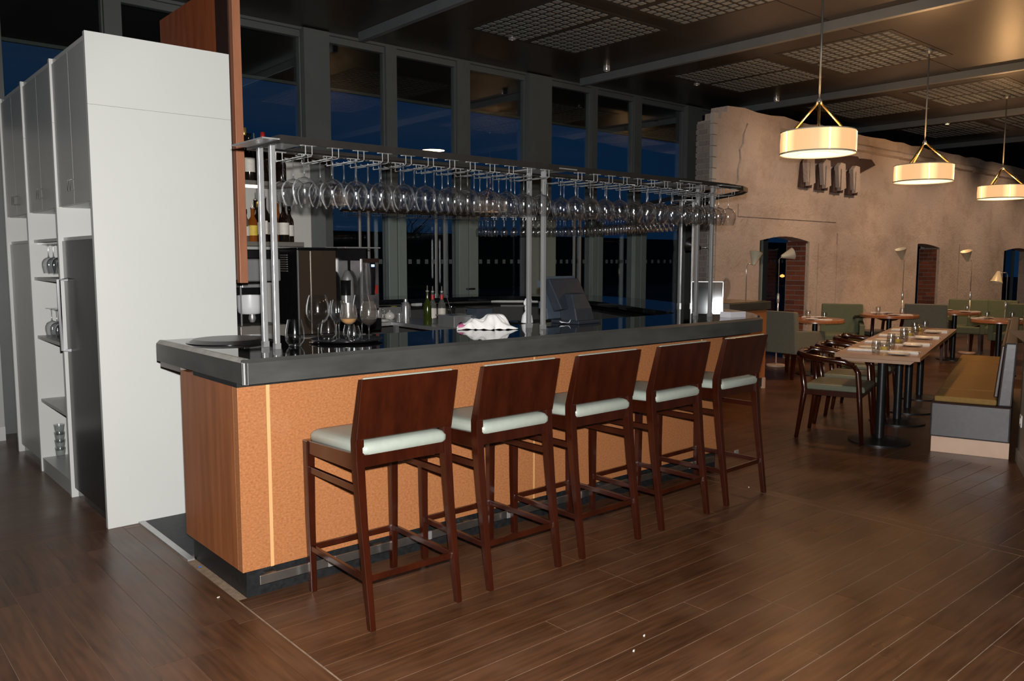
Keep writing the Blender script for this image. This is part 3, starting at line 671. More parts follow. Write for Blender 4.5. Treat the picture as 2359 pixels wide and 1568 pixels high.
t = thing('serving_tray', 'round black tray under used glasses on the bar', 'tray', (t2c.x, t2c.y, ZT))
part('tray_base', B().lathe([(.0, .001), (.15, .001), (.172, .006), (.186, .012), (.186, .015), (.170, .010), (.15, .005), (0, .005)], 48), 'tray', t, 40)
part('rim', B().lathe([(.186, .011), (.189, .0135), (.186, .0155), (.183, .0135)], 48), 'black', t, True)
def tumbler(lab, p, h=.13, r=.041, grp=None, z=ZT, thick=False):
    t = thing('tumbler', lab, 'glass', (p[0], p[1], z), 0, grp)
    part('glass_wall', B().lathe([(r*.62, .006), (r*.92, h*.18), (r, h*.33), (r*.95, h*.6), (r*.72, h)], 24), 'glass_thick' if thick else 'glass', t, True)
    part('glass_base', B().lathe([(0, .0), (r*.58, .0), (r*.66, .005), (r*.5, .011), (0, .009)], 24), 'glass_thick', t, True)
tumbler('empty stemless tumbler standing alone beside the chrome posts', (.413, .276), .132, .048)
zt = ZT+.006
def stemmed(lab, p, h, r, mouth, stem, fill=None, fillh=.03, bowlmat='glass'):
    t = thing('wine_glass', lab, 'wine glass', (p[0], p[1], zt))
    ms = glass_parts(h, r, r*.78, stem, mouth, False)
    bw = put('bowl', ms[0], t); put('stem', ms[1], t); put('foot', ms[2], t)
    if bowlmat != 'glass': me = ms[0]; me.materials.clear(); me.materials.append(M[bowlmat])
    if fill:
        b0 = .018+stem; bh_ = h-b0; pr_ = [(0, b0+.002), (r*.42, b0+bh_*.055), (r*.74, b0+bh_*.165)]
        q = b0+fillh
        if q > b0+bh_*.2: pr_.append((r*.74+(r*.94-r*.74)*min(1, (q-b0-bh_*.165)/(bh_*.155)), q))
        pr_.append((0, pr_[-1][1]+.0005)); part('drink', B().lathe(pr_, 24), fill, t, 40)
stemmed('large empty wine glass at the left of the used glasses tray', (.570, .335), .240, .060, .043, .070)
stemmed('narrow empty wine glass behind the large one on the tray', (.655, .300), .210, .037, .028, .085)
stemmed('empty wine glass between the narrow glass and the coffee glass', (.695, .345), .212, .042, .030, .080)
stemmed('cloudy goblet with milky coffee dregs on the tray', (.690, .235), .190, .045, .036, .070, 'latte', .032, 'frost')
stemmed('large empty wine glass behind the glass of cola on the tray', (.805, .300), .235, .050, .038, .075)
stemmed('cloudy tulip glass with a dark cola remnant on the tray', (.800, .222), .205, .046, .030, .062, 'cola', .034, 'frost')
tumbler('short cut tumbler nearest the coffee goblet on the tray', (.742, .275), .078, .036, None, zt, True)
tumbler('short cut tumbler behind the cola glass on the tray', (.765, .360), .078, .036, None, zt, True)
tumbler('round stemless glass at the back of the tray', (.672, .415), .105, .043, None, zt)
# crumpled towel
tw = thing('bar_towel', 'crumpled white bar towel with a pink corner on the counter', 'towel', (1.775, .455, ZT), R(-38))
vs = []; fs = []; nx, ny = 34, 18
random.seed(3)
bl_ = [(random.uniform(-.14, .14), random.uniform(-.05, .05), random.uniform(.018, .045), random.uniform(.018, .05)) for _ in range(16)]
for i in range(nx+1):
    for j in range(ny+1):
        u, w = -1+2*i/nx, -1+2*j/ny; rr = min(1, math.hypot(u, w*.9))
        sx_ = .165+.02*sin(7*w+1)+.012*sin(13*u); px_, py_ = u*sx_, w*(.075+.018*sin(5*u+.6)+.012*sin(11*u))
        hgt = sum(h_*math.exp(-((px_-cx)**2+(py_-cy)**2)/(2*s_*s_)) for cx, cy, s_, h_ in bl_)
        fold = .020*abs(sin(34*px_+9*sin(22*py_)))+.016*abs(sin(26*px_-41*py_+2))+.010*sin(70*px_+50*py_)
        edge = max(0, 1-max(abs(u), abs(w))**3); hgt = (.008+.62*hgt+fold)*edge**.6
        hgt *= .62+.38*sin(3.1*u+.8)**2
        if edge < .05: hgt = .002+.006*max(0, sin(20*u+15*w))
        vs.append((px_+.010*sin(45*py_+3*u), py_+.010*sin(38*px_), min(hgt, .092)))
for i in range(nx):
    for j in range(ny): a = i*(ny+1)+j; fs.append((a, a+ny+1, a+ny+2, a+1))
o = part('towel_fabric', B().add(vs, fs), 'cloth', tw, True); sd = o.modifiers.new('s', 'SUBSURF'); sd.levels = sd.render_levels = 1
part('pink_hem', B().loft([[(-.175+.05*k_, -.03+.022*sin(k_*9), .002), (-.175+.05*k_, .035, .002), (-.172+.05*k_, .03, .03+.012*sin(5*k_)), (-.172+.05*k_, -.02, .026)] for k_ in (0, .33, .66, 1)]), 'pink', tw, True, label='pink hem at the corner')
random.seed(11)
# spray bottle
sp = at_z(1241, 743, ZT); sp = V((2.30, .66, ZT))
t = thing('spray_bottle', 'white trigger spray bottle between the two middle chrome posts', 'spray bottle', sp, R(20))
part('bottle_body', B().lathe([(0, 0), (.04, 0), (.042, .004), (.034, .05), (.016, .075), (.014, .088)], 20), 'white', t, True)
part('collar', B().lathe([(.017, .086), (.018, .105), (.014, .118)], 16), 'white', t, True)
part('trigger_head', B().loft([[(-.022, -.012, .118), (.03, -.012, .118), (.03, .012, .118), (-.022, .012, .118)], [(-.03, -.013, .135), (.055, -.01, .15), (.055, .01, .15), (-.03, .013, .135)], [(-.012, -.009, .165), (.05, -.007, .168), (.05, .007, .168), (-.012, .009, .165)]]), 'white', t, bev=.003)
part('trigger', B().hexa([(.036, -.006, .09), (.046, -.006, .092), (.046, .006, .092), (.036, .006, .09), (.030, -.006, .128), (.044, -.006, .13), (.044, .006, .13), (.030, .006, .128)]), 'white', t)
# till screen, seen from the back
tc_ = V((2.80, .78)); 
t = thing('till_monitor', 'navy till touchscreen seen from behind on the bar', 'monitor', (at_y(1322, 700, .46).x, .46, ZT), R(8))
part('screen_back', B().prism([(-.02, .10), (.09, .30), (.13, .29), (.11, .20), (.05, .08)], -.16, .17, 'x').add([], []), 'plastic', t, bev=.006).rotation_euler = (0, 0, R(0))
part('screen_bezel', B().prism([(.085, .03), (.13, .315), (.155, .305), (.112, .02)], -.175, .185, 'x'), 'plastic_l', t, bev=.004)
part('rear_housing', B().loft([[(-.09, -.10, .0), (.11, -.10, .0), (.11, .04, 0), (-.09, .04, 0)], [(-.085, -.075, .10), (.105, -.075, .10), (.105, .06, .10), (-.085, .06, .10)], [(-.06, -.03, .20), (.08, -.03, .20), (.08, .09, .20), (-.06, .09, .20)]]), 'plastic', t, bev=.008)
part('base', B().prism([(-.12, -.13), (.14, -.13), (.12, .12), (-.10, .12)], -.0, .022), 'plastic', t, bev=.005)
for q in (.10, .24): part('vent_grille', B().box(-.186, -.176, .085+.1*q, .145+.1*q, q, q+.045), 'plastic_l', t)
part('cable', B().tube([(-.14, .02, .02), (-.16, -.02, .012), (-.13, -.06, .01), (-.10, -.05, .03)], .004, 6), 'white', t, True)
# card reader block, acrylic leaflet holder and pile of leaflets
lf = V((3.44, .02, ZT))
t = thing('leaflet_holder', 'clear acrylic leaflet holder glaring white between the right chrome posts', 'leaflet holder', (*at_z(1628, 723, ZT).xy, ZT), R(-52))
gp_ = t.location+V((.575, -.818, 0))*.085+V((0, 0, .045)); nv = (CAM+UP*.05-gp_).normalized()
t.rotation_euler = (-math.asin(nv.z), 0, math.atan2(nv.x, -nv.y))
part('front_sheet', B().box(-.12, .12, -.035, -.032, .004, .252), 'acrylic', t)
part('rear_sheet', B().box(-.12, .12, .045, .048, .004, .255), 'acrylic', t)
part('side_sheet', B().box(-.12, -.117, -.032, .045, .004, .25), 'acrylic', t); part('side_sheet', B().box(.117, .12, -.032, .045, .004, .25), 'acrylic', t)
part('base_sheet', B().box(-.12, .12, -.032, .045, 0, .004), 'acrylic', t)
part('top_edge', B().box(-.12, .12, -.036, -.031, .250, .256), 'white', t, label='top edge, bright glint painted white')  # white strip stands in for the glint on the clear edge
for s_ in (-1, 1): part('side_edge', B().box(s_*.12-.0015, s_*.12+.0015, -.037, -.032, 0, .25), 'glass_thick', t)
t = thing('leaflet_pile', 'low pile of pale leaflets beside the acrylic holder', 'leaflets', (3.85, .075, ZT), R(-6))
for k in range(4): part('leaflet', B().box(-.085+.002*(k % 2), .085, -.05, .05+.002*(k % 3), .0105*k, .0105*k+.010), 'paper', t)

# ================================================================ BACK BAR
wk = thing('back_counter', 'low steel and dark back counter inside the bar', 'counter')
part('worktop', B().box(.70, 2.02, 2.30, 2.99, .90, .93), 'shelfm', wk)
part('cupboard_front', B().box(.72, 2.0, 2.34, 2.98, 0, .90), 'black', wk)
part('steel_worktop', B().prism([(2.03, 3.08), (2.86, 3.22), (2.80, 1.95), (3.35, 1.95), (3.42, 3.72), (2.03, 3.72)], .895, .93), 'steel', wk, bev=.003)
part('steel_upstand', B().box(2.03, 3.40, 3.70, 3.72, .93, 1.04), 'steel', wk)
part('steel_leg', B().box(2.86, 2.90, 3.16, 3.20, 0, .895), 'steel', wk)
part('steel_leg', B().box(2.84, 2.88, 1.98, 2.02, 0, .895), 'steel', wk); part('steel_shelf', B().box(2.1, 3.3, 3.25, 3.7, .35, .38), 'steel', wk)
for z, lab in ((1.63, 'lower bottle shelf'), (2.10, 'upper bottle shelf')):
    s_ = thing('bottle_shelf', 'grey '+lab+' on the pale wall behind the chrome posts', 'shelf'); part('shelf_board', B().box(.70, 1.70 if z < 2 else 1.62, 2.70, 2.995, z, z+.035), 'shelfm', s_, bev=.002); part('shelf_bracket', B().box(1.1, 1.12, 2.75, 2.995, z-.03, z), 'shelfm', s_)
    if z > 2: part('light_strip', B().box(at_y(549, 420, 2.72).x, at_y(600, 416, 2.72).x, 2.705, 2.80, z-.016, z), 'strip', s_, label='lit strip under the shelf')
def bottle(lab, p, z, h, r, mat, label=None, cap='black', pour=False, grp=None, kind='wine'):
    t = thing('bottle', lab, 'bottle', (p[0], p[1], z), R(-55), grp)
    nk = r*.36
    if kind == 'wine': prof = [(0, 0), (r*.95, 0), (r, .006), (r, h*.56), (r*.85, h*.64), (nk*1.15, h*.74), (nk, h*.80), (nk, h*.97), (nk*1.15, h*.975), (nk*1.1, h)]
    else: prof = [(0, 0), (r*.95, 0), (r, .006), (r, h*.62), (r*.9, h*.68), (nk*1.2, h*.74), (nk*1.1, h*.95), (nk*1.2, h*.955), (nk*1.2, h)]
    part('bottle_glass', B().lathe(prof, 18), mat, t, 45)
    part('stopper', B().lathe([(0, h*1.003), (nk*1.2, h*1.002), (nk*1.22, h*.87), (nk*1.05, h*.86)], 14) if not pour else B().lathe([(nk*1.2, h*.985), (nk*1.2, h*1.01), (.006, h*1.03), (.004, h*1.16), (.001, h*1.17)], 10), 'chrome' if pour else cap, t, True)
    if label: part('label', B().lathe([(r*1.012, h*.18), (r*1.014, h*.48)], 18), label, t, True)
    return t
Yb = 2.84
def bx(px, y=Yb): return at_y(px, 560, y).x
for px, y, lab, h, r, mt, lb, cp, pr_ in (
    (557, 2.755, 'yellow green bottle with red cap at the left of the upper shelf', .40, .042, 'bottle_olive', None, 'red', 0),
    (570, 2.94, 'dark bottle with gold foil neck and yellow label on the upper shelf', .43, .043, 'bottle_dark', 'label_y', 'foil', 0),
    (580, 2.755, 'dark bottle with white label under the rack corner on the upper shelf', .36, .043, 'bottle_dark', 'label', 'black', 0),
    (592, 2.94, 'dark bottle with chrome pourer between the chrome posts on the upper shelf', .34, .042, 'bottle_dark', None, 'black', 1),
    (612, 2.755, 'dark bottle with red knob stopper on the upper shelf', .38, .042, 'bottle_dark', None, 'red', 0),
    (634, 2.94, 'dark amber bottle right of the chrome posts on the upper shelf', .26, .040, 'bottle_amber', None, 'black', 0),
    (652, 2.755, 'short dark bottle at the right end of the upper shelf', .25, .040, 'bottle_dark', None, 'black', 0)):
    bottle(lab, (bx(px, y), y), 2.135, h, r, mt, lb, cp, pr_, 'bottles on the upper shelf')
for px, y, lab, h, r, mt, lb, cp, pr_ in (
    (557, 2.94, 'short dark bottle at the left end of the lower shelf', .22, .038, 'bottle_dark', None, 'black', 1),
    (566, 2.755, 'clear bottle with grey label on the lower shelf', .24, .034, 'bottle_clear', 'label', 'black', 0),
    (566, 2.94, 'amber bottle with dark cap on the lower shelf', .26, .042, 'bottle_amber', None, 'black', 0),
    (584, 2.755, 'amber bottle with orange band and pourer on the lower shelf', .26, .040, 'bottle_amber', 'label_y', 'black', 1),
    (591, 2.94, 'tall dark wine bottle with big white label left of the chrome posts', .34, .042, 'bottle_dark', 'label', 'foil', 1),
    (598, 2.755, 'dark wine bottle behind the left chrome post on the lower shelf', .31, .041, 'bottle_dark', 'label', 'foil', 0),
    (612, 2.94, 'tall slim bottle with yellow capsule seen between the chrome posts', .36, .040, 'bottle_dark', 'label', 'label_y', 1),
    (630, 2.755, 'dark bottle partly hidden by the right chrome post on the lower shelf', .32, .040, 'bottle_dark', 'label', 'foil', 0),
    (641, 2.94, 'amber bottle just right of the chrome posts on the lower shelf', .33, .040, 'bottle_amber', 'label', 'foil', 1),
    (655, 2.755, 'dark wine bottle with white label right of the chrome posts', .32, .042, 'bottle_dark', 'label', 'foil', 1),
    (668, 2.94, 'slim bottle at the right end of the lower shelf', .30, .036, 'bottle_dark', 'label', 'black', 0)):
    bottle(lab, (bx(px, y), y), 1.665, h, r, mt, lb, cp, pr_, 'bottles on the lower shelf')
for px, py, lab, h, mt, lb, cp in ((985, 748, 'green wine bottle with pourer on the steel counter', .31, 'bottle_green', None, 'black'),
        (997, 745, 'clear syrup bottle with white label and red neck, left of its twin', .30, 'bottle_clear', 'label', 'red'),
        (1018, 745, 'clear syrup bottle with dark red syrup and palm label, right of its twin', .30, 'bottle_clear', 'label', 'red')):
    p = at_z(px, py, .93); t = bottle(lab, p, .93, h, .037, mt, lb, cp, True)
    if 'dark red' in lab: part('syrup', B().lathe([(0, .01), (.035, .01), (.035, .05), (0, .05)], 16), 'syrup', t)
    if lb: part('red_collar', B().lathe([(.0165, h*.76), (.0165, h*.90)], 12), 'red', t, True)
# coffee machine, boiler box, brewer
t = thing('coffee_machine', 'steel fronted coffee machine with white bowl left of the black boiler box', 'coffee machine', (1.06, 2.44, .93))
part('head', B().box(-.10, .31, 0, .34, .43, .60), 'steel', t, bev=.012); part('top_tray', B().box(-.10, .31, .0, .36, .60, .67), 'black', t, bev=.01)
part('badge', B().box(.02, .045, -.006, .0, .55, .575), 'black', t, bev=.002); part('group_head', B().box(.01, .2, .02, .2, .385, .41), 'steel', t, bev=.003)
part('body', B().box(-.09, .30, .24, .36, .10, .43), 'black', t); part('base', B().box(-.03, .34, -.02, .38, .0, .10), 'shelfm', t, bev=.006)
part('hopper_bowl', B().lathe([(0, .185), (.075, .185), (.09, .20), (.095, .24), (.095, .325), (.088, .325), (.086, .22), (0, .2)], 28, (.10, .10, 0)), 'white', t, 40)
part('hopper_outlet', B().lathe([(.018, .12), (.03, .15), (.022, .185)], 14, (.11, .09, 0)), 'steel', t, True)
for q in (.01, .26): part('column', B().cyl((q, .05, 0), .007, .10, .40, 10), 'chrome', t)
t = thing('boiler_box', 'tall black and bronze catering boiler with chrome edges behind the used glasses', 'boiler', (1.52, 2.46, .93))
part('case', B().box(0, .335, .008, .46, .0, .675), 'black', t, bev=.006); part('front', B().box(.008, .33, 0, .008, .01, .665), 'mach', t, label='bronze metal front')
part('chrome_edge', B().box(-.004, .004, -.006, .008, .01, .665), 'chrome', t); part('chrome_edge', B().box(.107, .113, -.004, .0, .01, .66), 'chrome', t); part('lid', B().box(-.008, .345, -.008, .47, .675, .69), 'black', t, bev=.004)
for k in range(8): part('vent_slot', B().box(-.004, 0, .18, .40, .50+.018*k, .508+.018*k), 'shelfm', t)
t = thing('coffee_brewer', 'chrome topped coffee brewer with black handle and lit display', 'coffee brewer', (1.98, 2.52, .93))
part('top_plate', B().box(-.01, .33, 0, .34, .688, .70), 'chrome', t, bev=.003); part('back_body', B().box(0, .32, .22, .34, .10, .688), 'black', t)
part('front_panel', B().box(.15, .32, .02, .2, .18, .59), 'panel_grey', t, bev=.004); part('trim_band', B().box(.15, .32, .012, .02, .57, .605), 'brown_leather', t)
part('chrome_rail', B().box(.146, .152, .0, .03, .2, .60), 'chrome', t)
part('handle', B().loft([[(.21, -.02, .57), (.265, -.02, .57), (.265, .02, .57), (.21, .02, .57)], [(.215, -.03, .45), (.26, -.03, .45), (.26, .02, .45), (.215, .02, .45)], [(.222, -.02, .30), (.258, -.02, .30), (.258, .02, .30), (.222, .02, .30)]]), 'black', t, bev=.005)
part('display', B().box(.222, .252, -.025, -.021, .535, .555), 'screen', t, label='small lit display')
part('urn', B().lathe([(0, .1), (.05, .1), (.055, .3), (.05, .44), (.02, .50), (0, .51)], 20, (.07, .11, 0)), 'steel', t, 40)
part('filter_holder', B().lathe([(.04, .30), (.042, .42), (.045, .425)], 18, (.02, .05, 0)), 'black', t, True); part('filter_ring', B().lathe([(.041, .24), (.041, .30)], 18, (.02, .05, 0)), 'chrome', t, True)
part('red_tap', B().box(.255, .285, -.02, .0, .31, .38), 'red', t, bev=.004); part('base', B().box(-.01, .33, 0, .34, 0, .10), 'black', t, bev=.004)
def on_steel(px, py): p = at_z(px, py, .93); return (p.x, p.y, .93)
t = thing('steel_jug', 'polished steel milk jug with handle beside the brewer', 'jug', on_steel(872, 738)); part('jug_body', B().lathe([(0, 0), (.038, 0), (.042, .01), (.036, .09), (.040, .125)], 20), 'chrome', t, 50); part('handle', B().tube([(.036, 0, .11), (.07, 0, .10), (.065, 0, .04), (.038, 0, .02)], .005, 6), 'chrome', t, True)
t = thing('teapot', 'small white lidded teapot on the steel counter', 'teapot', on_steel(898, 736)); part('pot_body', B().lathe([(0, 0), (.035, 0), (.052, .025), (.05, .055), (.03, .072)], 20), 'china', t, True); part('lid', B().lathe([(.03, .072), (.02, .08), (.006, .084), (.008, .094), (0, .098)], 16), 'china', t, True); part('handle', B().tube([(-.045, 0, .06), (-.08, 0, .05), (-.075, 0, .02), (-.048, 0, .018)], .006, 6), 'china', t, True)
t = thing('yellow_tub', 'white tub with yellow lid between teapot and shaker', 'tub', on_steel(908, 722)); part('tub_body', B().lathe([(0, 0), (.035, 0), (.042, .06)], 18), 'china', t, 40); part('lid', B().lathe([(.044, .058), (.044, .07), (.03, .082), (0, .085)], 18), 'label_y', t, 40)
t = thing('cocktail_shaker', 'dark polished cocktail shaker on the steel counter', 'shaker', on_steel(935, 740)); part('shaker_tin', B().lathe([(0, 0), (.036, 0), (.044, .15), (.040, .16)], 20), 'chrome', t, 40); part('shaker_cap', B().lathe([(.040, .16), (.030, .185), (.02, .19), (.018, .215), (0, .22)], 18), 'chrome', t, 40)
t = thing('steel_beaker', 'short steel beaker left of the cocktail shaker', 'beaker', on_steel(920, 742)); part('beaker_body', B().lathe([(0, .003), (.026, .003), (.030, .08), (.028, .08), (.024, .005), (0, .006)], 18), 'chrome', t, 40)
for px, py, lab in ((914, 712, 'pale plastic canister at the back of the steel counter, left'), (938, 712, 'pale plastic canister at the back of the steel counter, right')):
    t = thing('canister', lab, 'canister', on_steel(px, py)); part('canister_body', B().lathe([(0, 0), (.045, 0), (.05, .09)], 18), 'white', t, 40); part('lid', B().lathe([(.052, .09), (.052, .102), (0, .104)], 18), 'white', t, 40)
t = thing('ribbed_box', 'ribbed pale napkin box behind the bottles', 'box', on_steel(960, 716), R(10)); part('box_body', B().box(-.05, .05, -.04, .04, 0, .125), 'china', t, bev=.003)
for k in range(6): part('rib', B().box(-.048+.017*k, -.040+.017*k, -.043, -.04, .005, .12), 'white', t)
t = thing('saucer_stack', 'stack of white saucers on the steel counter', 'saucers', on_steel(884, 742))
for k in range(3): part('saucer', B().lathe([(0, .006*k), (.03, .006*k), (.06, .012+.006*k), (.06, .015+.006*k), (.028, .004+.006*k), (0, .004+.006*k)], 20), 'china', t, 40)
t = thing('steel_sink_tub', 'steel bottle well right of the syrup bottles', 'tub', on_steel(1052, 752)); part('tub_wall', B().prism([(-.12, -.12), (.12, -.12), (.12, .12), (-.12, .12)], 0, .10), 'steel', t, bev=.006); part('tub_lip', B().box(-.135, .135, -.135, .135, .10, .108), 'chrome', t, bev=.003)
t = thing('grey_crate', 'grey mesh crate behind the white towel', 'crate', on_steel(1105, 752)); 
part('crate_side', B().box(-.09, .09, -.07, -.062, 0, .17).box(-.09, .09, .062, .07, 0, .17), 'plastic_l', t); part('crate_end', B().box(-.09, -.082, -.062, .062, 0, .17).box(.082, .09, -.062, .062, 0, .17), 'plastic_l', t); part('rim', B().box(-.095, .095, -.075, .075, .165, .175), 'rail', t)
t = thing('glass_washer', 'low black glass washer behind the white towel', 'washer', (3.38, 1.62, 0)); part('body', B().box(-.28, .28, -.3, .3, 0, 1.0), 'black', t, bev=.02); part('door_handle', B().box(-.30, -.28, -.2, .2, .86, .90), 'shelfm', t)
for k in range(5): part('louvre', B().box(-.2, .2, -.18+.07*k, -.15+.07*k, 1.0, 1.012), 'kick', t)
t = thing('bar_spoon_pot', 'pot holding a bar spoon and stirrers right of the syrup bottles', 'pot', on_steel(1040, 728)); part('pot_wall', B().lathe([(0, .002), (.036, .002), (.042, .10)], 18), 'glass_thick', t, True)
part('bar_spoon', B().tube([(.01, 0, .01), (-.05, .02, .22)], .003, 5), 'chrome', t); part('stirrer', B().tube([(-.01, 0, .01), (.03, .01, .15)], .003, 5), 'black', t)

# ================================================================ TALL WHITE CABINETS
YC = [1.46, 2.28, 3.14, 3.95]; ZC = 2.745; XF = -.178
zn0, zn1 = 1.66, 1.845
labc = ['white tall cabinet with a black glass fridge, nearest the bar', 'white tall cabinet with open shelves of glasses', 'white tall cabinet with grey door at the far end of the row']
for i in range(3):
    y0, y1 = YC[i], YC[i+1]
    t = thing('tall_cabinet', labc[i], 'cabinet', (0, 0, 0), 0, 'row of tall white cabinets')
    b = B().box(XF, .612 if i == 0 else .58, y0, y0+.035, 0, 2.36).box(XF, .612 if i == 0 else .58, y0, y0+.035, 2.361, ZC)
    part('end_panel', b, 'cabinet', t, bev=.0006)
    part('carcass_top', B().box(XF+.02, .58, y0+.036, y1-.001, ZC-.03, ZC-.002), 'cabinet', t)
    part('back_board', B().box(.56, .58, y0+.036, y1-.001, .05, ZC-.03), 'cabinet', t)
    part('niche_shelf', B().box(XF+.03, .56, y0+.036, y1-.001, zn1, zn1+.02), 'cabinet', t); part('mid_board', B().box(XF+.03, .56, y0+.036, y1-.001, zn0-.02, zn0), 'cab_grey', t)
    ym = (y0+.037+y1)/2
    for a, c, hx in ((y0+.039, ym-.0015, ym-.03), (ym+.0015, y1-.003, ym+.03)):
        d = part('upper_door', B().box(XF+.012, XF+.03, a, c, zn1+.003, ZC-.034), 'cab_grey', t, bev=.0015)  # white doors in grazing light: their shade is painted as grey
        part('door_knob', B().tube([(XF+.012, hx, zn1+.08), (XF-.012, hx, zn1+.08), (XF-.012, hx, zn1+.14), (XF+.012, hx, zn1+.14)], .004, 6), 'chrome', d, True)
    if i == 0:
        d = part('fridge_door', B().box(XF+.02, XF+.045, y0+.039, y1-.003, .06, zn0-.022), 'fridge', t, bev=.002)
        part('door_handle', B().tube([(XF+.02, y1-.09, .96), (XF-.03, y1-.09, .96), (XF-.03, y1-.09, 1.40), (XF+.02, y1-.09, 1.40)], .011, 8), 'white', d, True)
        part('fridge_frame', B().box(XF+.045, XF+.06, y0+.039, y1-.003, .06, zn0-.022), 'cab_grey', d); part('kick_board', B().box(XF+.04, .5, y0+.036, y1-.001, 0, .058), 'black', t)
    elif i == 1:
        for z in (1.40, .985, .53): part('shelf_board', B().box(XF+.02, .56, y0+.036, y1-.001, z-.022, z), 'cab_grey', t, bev=.001)
        part('bottom_shelf', B().box(XF+.01, .56, y0+.036, y1-.001, .0, .10), 'cab_grey', t)
    else:
        d = part('lower_door', B().box(XF+.02, XF+.04, y0+.039, y1-.003, .06, zn0-.022), 'cab_grey', t, bev=.002); part('kick_board', B().box(XF+.04, .5, y0+.036, y1-.001, 0, .058), 'black', t)
tl = struct('trim_91', B().box(XF, .58, 3.95, 3.985, 0, ZC), 'cabinet')
part('side_lining', B().box(-1.6, XF-.002, 4.5, 4.55, .12, 2.6), 'cab_grey', tl); part('side_skirting', B().box(-1.6, XF-.002, 4.485, 4.5, 0, .12), 'cabinet', tl)
up_ = glass_parts(.20, .046, .036, .07, .036, True)
cg = None
for j in range(5):
    for q, xg in enumerate((-.09, .03)):
        yg = 2.40+j*.15
        loc = (xg, yg, 1.628)
        lab = 'wine glass hanging in the white cabinet, %s row, %s from the fridge' % (('outer', 'inner')[q], ORD[j])
        if cg is None: cg = make_glass('wine_glass', lab, loc, up_, 'wine glasses hanging in the white cabinet')
        else: dup(cg, loc, None, lab)
part('hanging_rail', B().box(-.13, .08, 2.32, 3.13, 1.628, 1.636), 'chrome', bpy.data.objects['tall_cabinet.001'])
cg2 = None
for j in range(5):
    for q, xg in enumerate((-.09, .04)):
        loc = (xg, 2.40+j*.15, 0.985+.20); lab = 'upturned wine glass on the middle cabinet shelf, %s row, %s from the fridge' % (('outer', 'inner')[q], ORD[j])
        if cg2 is None: cg2 = make_glass('wine_glass', lab, loc, up_, 'wine glasses on the middle cabinet shelf')
        else: dup(cg2, loc, None, lab)
gs_ = at_z(122, 1040, .10)
tm_ = B().lathe([(0, .004), (.024, .0), (.027, .002), (.036, .075)], 18).mesh('tumbler', 'glass_thick', True)
for j in range(4):
    for k in range(4):
        put('tumbler', tm_, None, (gs_.x+.02*(j % 2), gs_.y-.24+.12*j, .101+.056*k), label='clear tumbler, %s from the bottom in the %s stack from the fridge' % (ORD[k], ORD[j]), cat='glass', group='stacked tumblers in the white cabinet')

# ================================================================ DINING AREA
TR = R(16); c16, s16 = cos(TR), sin(TR)
def tl_(u, w, o=(5.105, -.445)): return (o[0]+u*c16-w*s16, o[1]+u*s16+w*c16)
t = thing('dining_table', 'long laid wooden dining table on black pedestal legs beside the banquette', 'table', (*tl_(0, 0), 0), TR)
part('tabletop', B().box(0, 3.24, -.315, .325, .728, .762), 'tabletop', t, bev=.003)
part('under_top', B().hexa([(.06, -.24, .695), (3.18, -.24, .695), (3.18, .26, .695), (.06, .26, .695), (.03, -.275, .727), (3.2, -.275, .727), (3.2, .285, .727), (.03, .285, .727)]), 'lightwood', t)
for u in (.30, 1.30, 2.0, 2.95):
    p_ = part('pedestal', B().cyl((u, 0, 0), .036, .03, .695, 18), 'iron', t, 40)
    part('foot_plate', B().lathe([(0, 0), (.245, 0), (.245, .012), (.10, .022), (.05, .034), (0, .034)], 32, (u, 0, 0)), 'iron', p_, 50)
# place settings
zt = .763
def lab_seat(k, side): return ('first', 'second', 'third', 'fourth')[k]+' place from its near end, '+('chair side' if side > 0 else 'banquette side')
plate_m = B().lathe([(0, .003), (.058, .003), (.086, .011), (.087, .014), (.058, .006), (0, .006)], 24).mesh('side_plate', 'china', 40)
nap_m = B().box(-.05, .05, -.11, .11, 0, .007).box(-.045, .045, -.105, .105, .007, .013).mesh('napkin', 'napkin')
knife_m = B().box(-.008, .008, -.11, 0, 0, .004).prism([(-.006, 0), (.006, 0), (.008, .09), (-.002, .11)], 0, .003).mesh('knife', 'chrome')
fork_m = B().box(-.006, .006, -.11, .02, 0, .004).box(-.012, .012, .02, .045, 0, .003).box(-.012, -.008, .045, .09, 0, .003).box(-.002, .002, .045, .09, 0, .003).box(.008, .012, .045, .09, 0, .003).mesh('fork', 'chrome')
dg = None
for k in range(4):
    for side in (-1, 1):
        u = .34+.80*k; rz = TR+(0 if side < 0 else pi)
        w = lambda du, dw: (*tl_(u+du*(1 if side < 0 else -1), (-.16 if side < 0 else .17)+dw*(1 if side < 0 else -1)), zt)
        nm = lab_seat(k, side)
        put('napkin', nap_m, None, w(0, 0), rz+pi/2*0, label='folded white napkin on the long table, '+nm, cat='napkin', group='napkins on the long table')
        put('side_plate', plate_m, None, w(-.20, .02), rz, label='white side plate on the long table, '+nm, cat='plate', group='side plates on the long table')
        put('knife', knife_m, None, w(.10, 0), rz, label='knife on the long table, '+nm, cat='knife', group='knives on the long table')
        put('fork', fork_m, None, (*w(-.09, 0)[:2], zt), rz, label='fork on the long table, '+nm, cat='fork', group='forks on the long table')
        if dg is None:
            dg = thing('water_glass', 'x', 'glass', (0, 0, zt), 0, 'water glasses on the long table')
            part('glass_wall', B().lathe([(.028, .004), (.034, .03), (.036, .06), (.031, .10)], 18), 'glass_thick', dg, True); part('glass_base', B().lathe([(0, 0), (.026, 0), (.029, .006), (0, .010)], 18), 'glass_thick', dg, True)
            dg.location = w(.14, .13); dg['label'] = 'water glass on the long table, '+nm
        else: dup(dg, w(.14, .13), 0, 'water glass on the long table, '+nm)
cd_ = None
